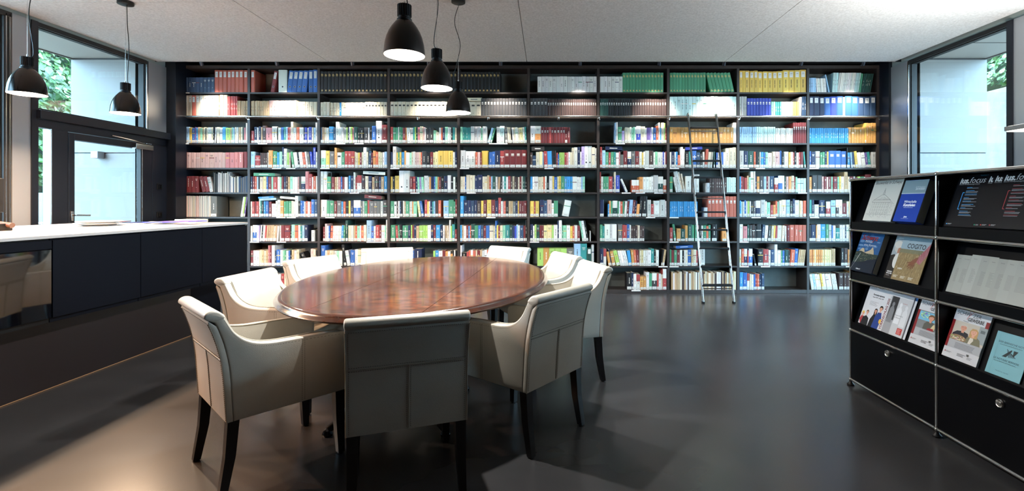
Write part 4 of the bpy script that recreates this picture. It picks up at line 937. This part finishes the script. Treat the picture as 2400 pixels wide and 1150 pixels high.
# every bay, row by row: colour + width[h height][t lean][style letters][*count], widths in photo pixels; _ leaves a gap, & fills with slim issues
CELLS = {
(1,1): 'D9h35V*9 E9.8h52XL*8', (1,2): 'E9h52XL _36 r9h50t10XLH w19h53XH b11h51t6XLH*4 b10h52XLH b10h54XLH', (1,3): 'k8.8h49VF*18', (1,4): 'k8.8h49VF*18', (1,5): 'k8.6h48VF*11 _64',
(1,6): '_18 w8.8h37V*16', (1,7): 'w9.2h37V*6 n7.6h46VF*13 _8', (1,8): 'n7.5h46VF*12 n8.4h46t-13VF*7 _5', (1,9): 'y8h51XL y4h51X y11h51XL y10h50XL y9h51XL y11h49XL*4 y13h50XL y13h52XL*3 y14h53XL',
(1,10): 's3.5h34*5 w3.5h33t-4*7 s3t-12h42 _6 z4.5h46t4*3 w4.3h46t7*10 z4h46t8*3 n5h44t8 N4.2h44t10*6 _14',
(2,1): 'E8h50XL v9h50XL*2 E9h50XL v9h50XL*6 E3h50 v8.5h51X*2 R4h48V*6 a4h37V*6', (2,2): 'a4.6h37V*10 P4.1h38V*17 a4h37 v9.6h35V*5', (2,3): 'v8h34V*3 v4h33V*6 c5h33 v6h33V*10 v8h34VM*7',
(2,4): 'v9.4h35VM*17', (2,5): 'v12h35VM*4 q7h43VW*15', (2,6): 'q8.3h43VW*5 m5.4h41VW*8 m5.2h41VW*14', (2,7): 'N5h41VW*4 k5.6h41VW*10 m5.8h41VW*14', (2,8): 'z8.8h47V*18',
(2,9): 'g4.4h47V*4 i7.2h43VW*8 e5h35*2 t5h35*3 w5.2h35*5 o5.4h35*3 w5h46t2 D5h47*2', (2,10): 'B9h47VL B12h47VL B11h46VL b12h46VL i13h47VL b13h48VL g5h46 b14h48VL b13h47VL D12h47VL D13h47VL D12h48VL',
(3,1): 'a5h37 p4 a3 s9h38 y6 b8 u3 c4 a6 e5 a4 v4 k2 v4 w9 v4 k3 g4t3 v7 w7 c8 l12 a3 e4 s4 v4 w6 a5 v5 N3 p5 w4h47',
(3,2): 'R7h29 B7h38 w3 B5h39 a3 m8h41 p13h36 g11h39 k2 w6 b6h37 t5 s4 R3 p4 v5h50 w7 d6h37 w9 B3 i5 w3 i7 v4 s4 w4h48',
(3,3): 'D4h37 a4 v5 w6h36 c10h39 D6 w7h50 w6h37 g6 g5 l4 B3 w3 l4 p4 N9h38 k4 k10h36 q10h37 w3 k6h37 b9h40 w13h52XH r13h43',
(3,4): 'R7h38 n7h37 n6 w2 n5 n4 r7h36 o3 w9h36t-2 w6 t4 l3 N4 p6h37 v7h39 P5 w3 q9h34 q10h36 e6h30 v8h26 w5 d4 B6h35 e7h38 w5 w3 k4 t6 v5',
(3,5): 'e7h38 t4h37 t5 t5 t5 t3 g9h39 g9h39 g9h39 e5 w11h39 _2 s7t16h36 n4t15h36 _13 w9h38 z12h40 G7h38t-3 v5t-4h37 v4t-4 k3t-4 w5t-5 v4t-5 w7t-5 v4t-5 Y9t-5 w5t-4 t4t-3h38',
(3,6): 'w11h40 o13h40T r6h37VW*2 r5h37VW R5h37V r5VWh37 r7VWh37 r7VWh37 r6VWh37 r5VWh37 r5h37 r6h37V _58', (3,7): '_38 s3h48 w4h49 n10h38 U7h29 v7h37 v6 w4 e5 e4 w3 i11h40T v11h39 w4 u8h36 U4 w4 b7h36 d6h40 w4h48 c3 v7h48 l3h47 R3',
(3,8): 'O8h37V*18 w7h48', (3,9): 's4.3h38V*9 z4.3h38V*10 w4h35V*10 r5h48VW*6', (3,10): 'c4.4h35V*20 O6h37V*6 y3h47 O5.6h47V*4',
(4,1): 'r6h37V r7h37V P8h36V P11h36V P10h36V*3 P11h36V P9h36V P8h36V*2 p9h36V p11h36V p8h37V p10h37V _2 r8h38V',  # pale middle volumes: fading plus the spotlight scallop put into their colour
(4,2): 's9h38 R13h29 m4h35*4 g3 o9h41 n10h39 c5 e7h38 B4h48 w7h45 l5 P3 n5t-7 w9t-7h36 k4t-7 w8t-7 d6t-7h36 w4t-7 G6t-7 i5t-5 i6h48 w4',
(4,3): 'e13h41T y9h40 G13h39 o5h47 w12h36M n8h37 R8h39 R8h39 R8h39 v4 v5h35 y4 r5h36 v4 w8h48 v4 D6h40t3 r4t3 o7h40 d6h37 v5 v5 w5 s7h38',
(4,4): 'B6h37 w8h50 y4 n4 y4 c7h37 o4h40 w9h36 e4 v4 w4h38 P5 P5 v4 d3 q10h39 k9h36 r7h37 Y5 Y7h38 y13h40 y12h40 y10h40 w5 B5h38',
(4,5): 'g12h41 g11h39T g12h39T d4 P7h37 r3 y15h40 k2 b7h37 b6h38 B12h40 R9h40 r13h42W r13h42W r13h42W r13h42W',
(4,6): 'm6h36 D8h29 v8h37 Y7h38 s2 R8h39t-3 c11h39t-3 k9h40t-2 R3 b3h32 l4h36 l4h36 l4 R5 p4 w4 v4 v5h47 w8h48 B6h49 w3 U7h50 w8h51XH w9h51XH v7h48 w4h46',
(4,7): 'R6h49 s8h41 n8h37 R5h36 n8h37 t4 w8 p3 G8h31 r10h40 B9h38T G10h39 r10h39 w7 y3 w4 g10h40 m11h40 w4 e6h38 w9h37 w4 i3 w3 r3h38',
(4,8): 'w4h37 B7h38 w3 c4 d6h30 w6h49 w4h44 k9h37 t8h38 b9h40 D8h36 q6h33 w4 E6h44t5 v6t5h37 v5t5h37 N3h38 _3 b4h36 w7h36 b5h37 w5 v8h46 v8h47 v8h48',
(4,9): 'g10h40 B11h39 N14h39 d4 k6h37 N3 g3 c7h37 b4 e6 w10h35 v8h38 P6h38 P5h38 b4h40 k6h36 w11h38 y4 w6h37 R3 k5h39 w6 R4 r6h37 t4t-5h38',
(4,10): 'b4h39 B11h38 g10h39 n5h36 n6h37 B5h39 y4h38 b15h40W b13h40W b13h39W k2h47 c6 s4t-4 D5t-5 y6t-5h39 w9t-7h36 w8t-7h36 u6t-7h36 t7t-7h37 g10h37',
(5,1): 'w4h37 r9h38V*4 r8t-13h37V r9t-13h37V g7t-12h36 &35h47a &38h37b', (5,2): 'B5h37 r5 d4 s4 k4 v8h36 Y8h37 b4 r8h36 e5 R10h36 w6 e4 r5 B6h37 m4 a5 e7h37 w4 w8 P3 m6h37 B10h37T p8h49 R8h43 w3 d6 w4h38',
(5,3): 'w7h49 w7h49 n8h37 k2h47 r6h36 a4 v4 p5 b3 r5h36 w7h36 k2 c4h39 B6h39 w4h47 R3 w10h40T m8h39 v7h38 B7h38 a6 m9h38 B5h37 a6 c7h38',
(5,4): 'y5h37 k5 y10h39 w12h51XH w13h51XH r7h37 R6h37 B4t-3 e4t-3 U5t-3 e5t-3 w9h39 w3 o4 B7h37 b3 e5 o3 r5 k7h38 B8h38 w8h40 k5h38 w5 k4',
(5,5): 'v8h37 v4 b3 v10h41 v6h40 v6h40 B6h38 B13h41 v6h37 v6h37 a5h40 d4 s4 N8h39 w5 a5t3 q5 w4 t5h38 w5 R6h38 m5 v5 m5 m4 v4 r4 w4 N5h37 k5',
(5,6): 'c6h37 w4 w9h37 v8h36 v5 d3 w4h38 k6h30 w8h38 y4 b7h36 Y4 y5h38 n8h38 c6h37 c7h37 c6h37 w10h37 w6 w4 s4 e5h37 _28',
(5,7): 'R3h48 w5h37 n6h37 n7h37 R9h37 B4 v4h48 i9h40 w5t-24h33 _8 d10h29T d8h29T o9h36 w7h36 w7h36 w6h36 w5 g11h40 N12h37T d8h30T',
(5,8): 'n7h37 w4t-12h36 g9h49t-12 v4h48t-12 v4t-10h44 w13h38 _4 w6h33 w8h32 _16 g8h22 m4.8h34V*8 z4.3h35V*5',
(5,9): 'c4h37 R3 r5h36 R6h34 a4h39 e4 w8h49 w3h49 B4 o6h37 q10h38 s6h37 r5 w3 D11h38 R9h34T b10h39T w5h39 N4h37 P6h37 o6h37 v7h39 R3 e4 z7h33 z7h33 z7h33',
(5,10): 'o6h36 q11h40 q11h40 P4 r6h37 w3 r7h37 e4 r9h37 e4 y4 w7h37 a8h48 v4 r8h37 g4 r5h35 l6h37 n8h37 w3 r13h42 g6h38 e4h37',
(6,1): '&66h49c G14h48 _54 w4t8h47 l3t8h47 u3t8h47', (6,2): 'w3h36 R6h36 r4 R5 w4 t3 k5 c4 b7h37 r6 w10h31 w4 g7h40 o7h38 n5 n6h37 n7h37 v4 w4 w7h49 k5 b5h38 b4 w3 d5 w5 d3 b7h41 D7h41',
(6,3): 'g13h40T n6h38 n9h38 r6h37 G9h38 c4 d5h36 k6h36 y4 B6h38 b15h39T G4 g4 n6h37 R4h39 G10h37 G6h37 G7h37 g5h37 q9h39', (6,4): 'n9h37 w6M m3 w4 D3 k4 w4 a3 n8h37 w4 g3 o3 e8h36 Y5t-7h37 b6t-9h37 _1 R6h40 y4 w3 B5h37 t3 s4 m7h37 d6h39 _6 s12h38 n12h40 n4 r4h41',
(6,5): 'c8h49 B10h39 B8h39 D6h38 B7h39 m9h38 y6h38 r7h39 _1 y10h40 r9h40 B7h38 R6h45 w5 p3 d3 k7h37 a5h37 a5h37 G6 B5h38 y3 r6h37 r5h37 r7h38', (6,6): 'y9h37 R3 y8h37 _2 B9h40 D7h38 P10h40 w5h32 n9h38 _9 w15h38t11 _62',
(6,7): 'B9h40 _9 c3h30 o3 n4h37 N11h38T n3 w3 d5h36 n3 w5t4h37 r4t4 _1 s7h40t4 r5t5h39 B4t5 o6t5h30 k5h48t5 k10h48t3 g8h40 R6h30 w13h38 g12h40 w3', (6,8): 'c5.1h36V*14 _18 g8h22 E9.2h48VW*8',
(6,9): 'c4h38 z4 w3 b4h39 w4 l4h37 w3 k6h37 G5h37 B11h38T g11h40 w4 e8h34 R6h28 o6h28 d4h37 e4 w5h38 v11h40 s9h40 q6h37 B5h42 w11h39 Y5h38 w3 d7h38', (6,10): 't6h40 B6h40 w10h29 _1 B14h39 k2 R11h36T s11h39 m7h40T w8h40 r11h32 w5 y6 v8h38 g6 n8h37 B8 w6 R6 v8 k6',
(7,2): 'w4h36 b10h38T w4 U3 w3t4 k3t4 w5t4 R3t5 a4t5*4 v4t5 a4t5 w4t4 w4h37 r8h37 r13h37 k3 e8h39 d7h37 w5 t4 s6h37 B8h38 _8 g8h26 _6', (7,3): '_6 r5h34 P5h41 w4 b3 d6h36t3 w4t3*4 w5t3 c5t2 n4t2 N6h49 v7h37 g7h37 a4 d4 e7h36 w3 d6h36 v7h38 s12h49 b6 w5 R9h38 r5h38 w8 e3 w3h50',
(7,4): 'n11h38 R5t-3 n4t-3 k5h39t-3 n12h37 B6h37 l3 r4 B5h38 a6 l9h37 l6h37 l4 w7 B5h38 r5t-2 c9h38 B5t-2 w4 a4t-3 v4t-3 w3h50 l3 t6h40 r5h28', (7,5): 'c4h38 a4 w6h36 r5 c3 d3 N8h40 n8h37 b6h37 D6h37 r6h36 b8h37 v9h37 v4 b3h48 y4 r4 v6h37 e6h37 t10h38 N6h38 B5h37 i4 s4h39 w4 D8h37 r5h36 k3h50',
(7,6): 'B7h40 w4 l4h39 N7h38 r5h37 r5h37 Y7h37 Y12h38 l4 w9h38 B3h48 w7h49 n3 e8h37 w8 y6h35 d4 w7 r6h36 e4h48t-9 w6t-9h48 k4t-9h48 _3 g2h24 _14', (7,7): 'n6h39 t5h36 w12h40 g4h40 w11h40 _3 G10h40 R10h38 b6h40 w3h38 m5h35*3 v5h37 m5h35 m5h35 _50',
(7,8): 'R7h32 n5t-6h40 _1 O9h30 N10h29 O6h37 N9h40 n5h38 _2 n6h38 p3 k5h39 w4 n7h37 d5 n5h38 _2 k12h40 _12 o10h30 _22', (7,9): 'w8h40 p9h35 N5h39 q6h38 m6h39 k3 k11h40 D6t4h39 w7t4h37 q7t3h36 v5t3 y4t3 R4t3 w10t3h37 v6t3h37 w3 _1 r6h37V E10h38V E9h38V E8h38V E9h38V',
(7,10): 'k4h38 B11h39 o2 v8h40 c11h40 n6h40 g6h39 b3 w6h37 t9h31 w5h38 w6h38 B3 w5h39 v6h39 n4 w8 y5 R7 g6 w8 D9 v6', 
(8,2): 'r6h36 w8h36 w7h36 Y5 a5 v5 a5 p4h48 r4h48 w7h48 D4 b9h38 w6h37 e4 n4 w5 b4 k4h37 a5 w6 v6h38 k8h33t-26 _2 P7h40 v5h39 k4h37', (8,3): 'b10h48 w5h36 a6h36 v6h36 v3 w6h35 e6h35 w7h35 k6h50t-7 w7t-9h36 b10h37 w7h38 v7h38 w6h37 R5 w7h36 v7h36 k5 w7 n6 w8 v8',
(8,4): 'w8h37 v8h36 r6 w7 n7 v8 w7 b6h36 B18h40 _28 l5h35 c8h36 w9h35 r7h36 o6h34 w6h34 o6h28 k3h36 w3 k4h36', (8,5): 'w3h48 k10h31 R4h33 d4h36 w5 E5h36 v3 r6h36 a4 g5h36 w5 d5h37 b5h38 w6h37 v6h37 R6 w5 n7 k6h36 v7 w6 b7 w7 v7',
(8,6): '_16 l13h41X O13h41X l12h41X l13h41X l13h41X G16h41 s14h52X t14h52X N10h42XL g5h50 _6', (8,7): 'B9h40 w7h40T O6t-9h33 B2t-9h38 O8t-11h34 l9h36t-14 w5h36t-12*4 c8t-8h36 O6t-5h37 d6t-5h37 r6t-4h37 v5 Y4 w6 w4 w9h37 t7h40 k5h34 w7h37 _5 k3h38t8 a5t8h38',
(8,8): 'n4h38 r6h37 n6h37 r7h37 w5h37 k4h36 w3 v5 b8h38 a4 v7h38 R3 _6 g10h40 _70', (8,9): 'Y5h39T d6h40 B8h40T R3 b9h40T k4t-11h27 _3 k13h39 R13h39 w5h37 D9h38 w7h50 w8h36 n4 b5h36 N9h38 m3 d10t4h38 b8t4h40 a4t7h38*4',
(8,10): 'o4h38*3 Y4h38 o5h38*3 Y4h38*5 a4h40 a6h40 _12 k8h42 m9h42 o5h38 y6h38 v9h37 R7 w8',
(9,2): '_46 c5h36 D9h37 k5h36 w6 R7 v6 n7 w7 b6 k5 w6', (9,3): '&150h37x', (9,4): '_30 &120h36x', (9,5): '&110h37x _40', (9,6): '&150h36x', (9,7): '_66 k12h39 B4h40 w7h37 w9h36T O8h31 O7h31 w7h41 n7h38 q12h39T R4 w5 v5 R9h49T', (9,8): '_4 &150h41d',
(9,9): 'c8h41 b10h40 w6h38T v4 w5 b4 R4h38 d5h37 B5h36 D7h38 _98', (9,10): 'w6t-9h36 s4t-9 w6t-9 w5t-9 y4t-9h38 w6t-9*4 w4t-9 _2 m10h39 m6h39 m11h39 O9h43 E8h42 v7 n8 w9 b8',
}
LYING = [  # row, bay, px start, length, thickness, px base above shelf, lean, colour
    (5, 2, 593, 50, 7, 38, -1, 'n'), (5, 3, 850, 52, 7, 40.5, -3, 'w'), (6, 2, 606, 40, 4.5, 38, 3, 's'), (6, 2, 604, 36, 4, 43, 3, 'c'), (6, 2, 655, 36, 5, 40.5, -5, 'w'), (6, 3, 853, 40, 8, 41, -5, 'r'),
    (4, 7, 1419, 40, 8.5, 41.5, -1, 'B'), (4, 8, 1607, 40, 6.5, 41.5, 3, 'i'), (4, 6, 1246, 30, 10, 40, 0, 'q'), (8, 8, 1585, 40, 6, 40.5, 3, 'b'), (2, 5, 1094, 35, 8, 36.5, 0, 'v'), (5, 8, 1625, 15, 3.5, 38.5, 0, 'w')]
ORD = ['', 'first', 'second', 'third', 'fourth', 'fifth', 'sixth', 'seventh', 'eighth', 'ninth', 'tenth', 'eleventh', 'twelfth', 'thirteenth', 'fourteenth', 'fifteenth', 'sixteenth', 'seventeenth', 'eighteenth', 'nineteenth', 'twentieth']
ORD += ['twenty-' + w_ for w_ in ORD[1:10]] + ['thirtieth'] + ['thirty-' + w_ for w_ in ORD[1:10]] + ['fortieth'] + ['forty-' + w_ for w_ in ORD[1:10]] + ['fiftieth'] + ['fifty-' + w_ for w_ in ORD[1:10]]
tok = re.compile(r'([A-Za-z])(\d+\.?\d*)(?:h(\d+))?(?:t(-?\d+))?([XVLFMWTH]*)(?:\*(\d+))?$')
def norm(t):
    b, _, n = t.partition('*'); h = re.search(r'h\d+', b[1:]); l_ = re.search(r't-?\d+', b[1:]); w_ = re.match(r'\d+\.?\d*', b[1:])
    return b[0] + w_[0] + (h[0] if h else '') + (l_[0] if l_ else '') + ''.join(re.findall('[XVLFMWTH]', b[1:])) + ('*' + n if n else '')
rb = random.Random(11)
BOOKS = []      # dicts
def jit(hexc, k=.06):
    c = lin(PAL[hexc]); l_ = .3 * c[0] + .59 * c[1] + .11 * c[2]; c = tuple(x * .9 + l_ * .1 for x in c); f = 1 + rb.uniform(-k, k) * 2; return tuple(min(1, max(0, x * f * (1 + rb.uniform(-k, k) * .5))) for x in c)
for (r, c), s_ in CELLS.items():
    items = []; hd = 37
    for t_ in s_.split():
        if t_[0] == '_': items.append(('gap', float(t_[1:]))); continue
        if t_[0] == '&':
            mo_ = re.match(r'&(\d+)h(\d+)([a-z])', t_); tot, hh, st_ = float(mo_[1]), float(mo_[2]), mo_[3]; x = 0
            wlo, whi = ((.9, 2.1) if st_ in 'abc' else (2.0, 6.0) if st_ == 'd' else (4, 10))
            ln = 3 if st_ == 'd' else 1.2
            while x < tot:
                ww = rb.uniform(wlo, whi); x += ww
                items.append(('b', rb.choice(MIX[st_]), ww, hh * rb.uniform(.9, 1.05) if st_ != 'c' else hh * rb.uniform(.98, 1.01), 0, 'J' if st_ != 'x' else ''))
            continue
        m_ = tok.match(norm(t_))
        assert m_, t_
        h_ = float(m_[3]) if m_[3] else hd + rb.uniform(-1.5, .8)
        fl = m_[5] or ''
        if m_[3] and not ('V' in fl or 'X' in fl) : pass
        for _ in range(int(m_[6] or 1)): items.append(('b', m_[1], float(m_[2]), h_ + (rb.uniform(-.4, .4) if 'V' in fl else 0), float(m_[4] or 0), fl))
    # pack along the shelf: widths and gaps stretch to fill the bay, the wedge beside a leaning book does not
    room = (bx(COLS[c]) - bx(COLS[c - 1]) - DT) / PX - 1.2
    def pack(k):
        x, pv, out = .4, (0.0, 400.0), []
        for it in items:
            if it[0] == 'gap':
                x += it[1] * k; pv = (pv[0], pv[1], pv[2] - it[1] * k) if len(pv) == 3 and pv[0] > 0 and pv[2] > it[1] * k else (0.0, 0.0); continue
            _, col, w2, h2, tl, fl = it
            dt = math.tan(R(pv[0])) - math.tan(R(tl))
            if dt > 0: x += min(h2, pv[1]) * dt
            out.append((x, w2 * k, it)); x += w2 * k / math.cos(R(tl)) + .05; pv = (tl, h2)
        if pv[0] > 0: x += pv[1] * math.tan(R(pv[0]))
        return x, out
    k = 1.0; end, out = pack(k)
    if end > room * .82:
        lo_k, hi_k = .3, 1.6
        for _ in range(30):
            k = (lo_k + hi_k) / 2; end, out = pack(k)
            if end > room: hi_k = k
            else: lo_k = k
    for n, (x0, w3, it) in enumerate(out):
        _, col, w2, h2, tl, fl = it
        BOOKS.append(dict(r=r, c=c, n=n + 1, x=bx(COLS[c - 1]) + DT / 2 + .002 + x0 * PX, w=max(.002, w3 * PX - .0004), h=min(h2, 53.5) * PX, t=tl, col=col, fl=fl, z=SHZ[r - 1]))

def book_mesh(m, B, lab=None):
    """one volume standing spine outwards, its lower corner at the origin; lab: a second mesh that takes the spine label"""
    w2, h2, fl = B['w'], B['h'], B['fl']
    base = jit(B['col'], .05 if 'V' in fl else .08)
    dep = min(.268, max(.15, h2 * (.78 if h2 < .27 else .86)))
    t2 = R(B['t']); ct, st2 = math.cos(t2), math.sin(t2)
    def P(x, y, z):
        if B['t'] > 0: x -= w2; xr = x * ct + z * st2 + w2 * ct; zr = -x * st2 + z * ct
        elif B['t'] < 0: xr = x * ct + z * st2; zr = -x * st2 + z * ct
        else: xr, zr = x, z
        return (xr, y, zr)
    ins = .004 if w2 > .02 else .0015
    hard = 'J' not in fl and (w2 > .03)
    xs2 = [0, w2 * .18, w2 * .82, w2]; yo = [ins, 0, 0, ins]
    two = 'T' in fl
    cuts = [(0, h2, base)] if not two else [(0, h2 * .55, base), (h2 * .55, h2, jit('w' if B['col'] != 'w' else 'R'))]
    for z0, z1, cc in cuts:
        m.col = cc
        for i in range(3): m.face([P(xs2[i], yo[i], z0), P(xs2[i + 1], yo[i + 1], z0), P(xs2[i + 1], yo[i + 1], z1), P(xs2[i], yo[i], z1)])
    m.col = base
    m.face([P(w2, ins, 0), P(w2, dep, 0), P(w2, dep, h2), P(w2, ins, h2)]); m.face([P(0, dep, 0), P(0, ins, 0), P(0, ins, h2), P(0, dep, h2)])
    m.face([P(0, dep, 0), P(0, dep, h2), P(w2, dep, h2), P(w2, dep, 0)]); m.face([P(0, ins, 0), P(0, dep, 0), P(w2, dep, 0), P(w2, ins, 0)])
    if hard and 'X' not in fl:
        m.face([P(0, ins, h2), P(w2 * .18, 0, h2), P(w2 * .82, 0, h2), P(w2, ins, h2), P(w2, .012, h2), P(0, .012, h2)])
        m.col = lin('cfc4ab'); q = .003
        m.face([P(q, .012, h2 - .004), P(w2 - q, .012, h2 - .004), P(w2 - q, dep, h2 - .004), P(q, dep, h2 - .004)])
    else:
        m.col = base if 'X' in fl else lin('c9bfa9'); m.face([P(0, ins, h2), P(w2 * .18, 0, h2), P(w2 * .82, 0, h2), P(w2, ins, h2), P(w2, dep, h2), P(0, dep, h2)])
    def patch(x0, x1, z0, z1, cc, y=-.0005, mm=m): mm.col = cc; mm.face([P(w2 * x0, y, h2 * z0), P(w2 * x1, y, h2 * z0), P(w2 * x1, y, h2 * z1), P(w2 * x0, y, h2 * z1)])
    lum = sum(base) / 3; ink = lin('e6dfcf') if lum < .28 else lin('3a3630')
    if 'F' in fl:
        gold = lin('c9a86a')
        patch(.22, .78, .80, .845, gold); patch(.3, .6, .865, .885, gold); patch(.25, .75, .76, .775, gold); patch(.3, .7, .075, .12, gold); patch(.22, .78, .05, .06, gold)
    elif 'L' in fl:
        patch(.2, .8, .62 if 'H' in fl else .68, .93, lin('dcdad4')); patch(.35, .65, .84, .865, lin('55524e')); patch(.35, .6, .78, .795, lin('77736d'))
        if B['col'] in 'y': patch(.44, .54, .22, .36, lin('2b2620')); patch(.44, .54, .38, .58, lin('2b2620'))
    elif 'M' in fl:
        patch(.22, .78, .70, .80, lin('2b2a2c')); patch(.3, .7, .74, .755, lin('b9b4a6')); patch(.42, .58, .22, .25, lin('6b665c'))
    elif 'W' in fl:
        patch(.25, .75, .72, .80, lin('cfc9be')); patch(.25, .75, .66, .70, lin('cfc9be'))
    elif w2 > .03 and 'J' not in fl:
        k_ = rb.random()
        if k_ < .55:
            a0 = .36
            for _ in range(rb.choice((2, 3, 3, 4))):
                a1 = a0 + rb.uniform(.05, .14); patch(.44, .55, a0, a1, ink); a0 = a1 + .025
        elif k_ < .85: patch(.25, .75, .81, .828, ink); patch(.3, .7, .765, .778, ink); patch(.34, .66, .72, .732, ink); patch(.4, .6, .30, .315, ink)
        if rb.random() < .25: patch(.0, 1, .62, .66, jit(rb.choice('wyrBn')))
    elif w2 > .016 and 'J' not in fl and rb.random() < .8: patch(.42, .58, .35, .35 + rb.uniform(.06, .16), ink); patch(.42, .58, .56, .56 + rb.uniform(.05, .14), ink)
    if 'H' in fl:
        zc_, rr = h2 * .25, min(.013, w2 * .3)
        for q, cc in ((rr, lin('b5b2ad')), (rr * .75, lin('0b0b0c'))):
            m.col = cc; m.face([P(w2 * .5 + q * math.cos(a * .5236), -.0006 - (0 if q == rr else .0003), zc_ + q * math.sin(a * .5236)) for a in range(12)])
    # library label at the foot of the spine
    if B['r'] >= 3 and not ('V' in fl or 'X' in fl or 'J' in fl) and lab is not None and w2 > .008:
        z1 = min(.045, h2 * .2); z0 = .006
        lab.col = lin('c9c7c0'); lab.face([P(w2 * .06, -.0011, z0), P(w2 * .94, -.0011, z0), P(w2 * .94, -.0011, z1), P(w2 * .06, -.0011, z1)])
        lab.col = lin('6f6c66'); lab.face([P(w2 * .25, -.0014, z0 + .012), P(w2 * .75, -.0014, z0 + .012), P(w2 * .75, -.0014, z0 + .016), P(w2 * .25, -.0014, z0 + .016)])
        return True
    return False

def seen(B):
    px = CX + B['x'] / PX; py = ROWY[B['r'] - 1]
    if B['r'] == 9 and B['c'] in (3, 4, 5, 6): return False
    if B['r'] == 9 and B['c'] == 2: return 640 < px < 656
    if B['r'] == 8 and (B['c'] in (4, 5) or 800 < px < 970): return 968 < px < 1146 or B['h'] / PX > 38
    if B['c'] == 10 and B['r'] >= 5: return px < 1985 or (B['r'] == 5 and px < 2030)
    return True
kinds = {'ring_binder': [], 'bound_volume': [], 'book': [], 'journal': []}
for B in BOOKS: kinds['ring_binder' if 'X' in B['fl'] else 'bound_volume' if 'V' in B['fl'] else 'journal' if 'J' in B['fl'] else 'book'].append(B)
WORD = dict(ring_binder='binder', bound_volume='volume', book='book', journal='issue')
for kind, lst in kinds.items():
    lst.sort(key=lambda B: -(B['w'] * B['h']) if seen(B) else 1)
    single = [B for B in lst[:285] if seen(B)] if kind != 'journal' else []
    ids = {id(B) for B in single}
    for B in single:
        m, lb_ = M(), M()
        has = book_mesh(m, B, lb_)
        o = m.build(kind, MT['book']); o.location = (B['x'], YB0 + (.004 if B['w'] < .06 else .008) + rb.uniform(0, .010 if 'V' not in B['fl'] else .003), B['z'] + .0004)
        if has: lb_.build('spine_label', MT['book'], o)
        size = 'thick ' if B['w'] > .062 else 'slim ' if B['w'] < .026 else ''
        tall = 'tall ' if B['h'] > .275 and kind == 'book' else ''
        lean = 'leaning ' if abs(B['t']) > 3 else ''
        tag(o, '%s%s%s%s %s, %s along, %s shelf down, %s bay from the door' % (lean, tall, size, CNAME[B['col']], {'ring_binder': 'binder', 'bound_volume': 'bound volume', 'book': 'book'}[kind], ORD[B['n']], ORD[B['r']], ORD[B['c']]), WORD[kind],
            {'ring_binder': 'binders', 'bound_volume': 'volumes', 'book': 'books'}[kind] + ' on the %s shelf of the %s bay' % (ORD[B['r']], ORD[B['c']]))
    m = M()
    for B in lst:
        if id(B) in ids: continue
        q = M(); lb_ = M(); book_mesh(q, B, lb_)
        yo_ = YB0 + .005 + rb.uniform(0, .010)
        for src in (q, lb_):
            n0 = len(m.v); m.v += [(a + B['x'], b2 + yo_, c_ + B['z'] + .0004) for a, b2, c_ in src.v]; m.f += [tuple(i + n0 for i in f) for f in src.f]; m.c += src.c
    if m.v:
        tag(m.build({'ring_binder': 'spare_binders', 'bound_volume': 'slim_bound_volumes', 'book': 'slim_books', 'journal': 'loose_journals'}[kind], MT['book']),
            {'ring_binder': 'further binders between the others on the shelves', 'bound_volume': 'narrow bound volumes packed between the larger ones on the shelves', 'book': 'narrow books packed between the larger ones on the shelves', 'journal': 'tightly packed slim journals and pamphlets on the shelves'}[kind],
            {'ring_binder': 'binder', 'bound_volume': 'volume', 'book': 'book', 'journal': 'journal'}[kind], kind='stuff')
for r, c, px, ln, th, bs, tl, col in LYING:
    m = M(); m.col = jit(col); w2, t3 = ln * PX, th * PX
    m.box((0, 0, 0), (w2, .17, .003)); m.box((0, 0, t3 - .003), (w2, .17, t3)); m.box((0, 0, .003), (w2, .004, t3 - .003))
    m.col = lin('d5cab2'); m.box((.004, .004, .003), (w2 - .004, .165, t3 - .003))
    m.col = lin('ddd8cc') if col not in 'wsv' else lin('4a5560'); m.box((w2 * .25, -.0006, t3 * .4), (w2 * .7, 0, t3 * .6))
    o = tag(m.build('book', MT['book']), '%s book lying flat on the row, %s shelf down, %s bay from the door' % (CNAME[col], ORD[r], ORD[c]), 'book', 'books lying flat on the rows')
    o.location = (bx(px), YB0 + .012, SHZ[r - 1] + bs * PX + (w2 * math.sin(R(-tl)) if tl < 0 else 0)); o.rotation_euler.y = R(-tl) if tl > 0 else R(-tl)
    if tl > 0: o.location.z += 0
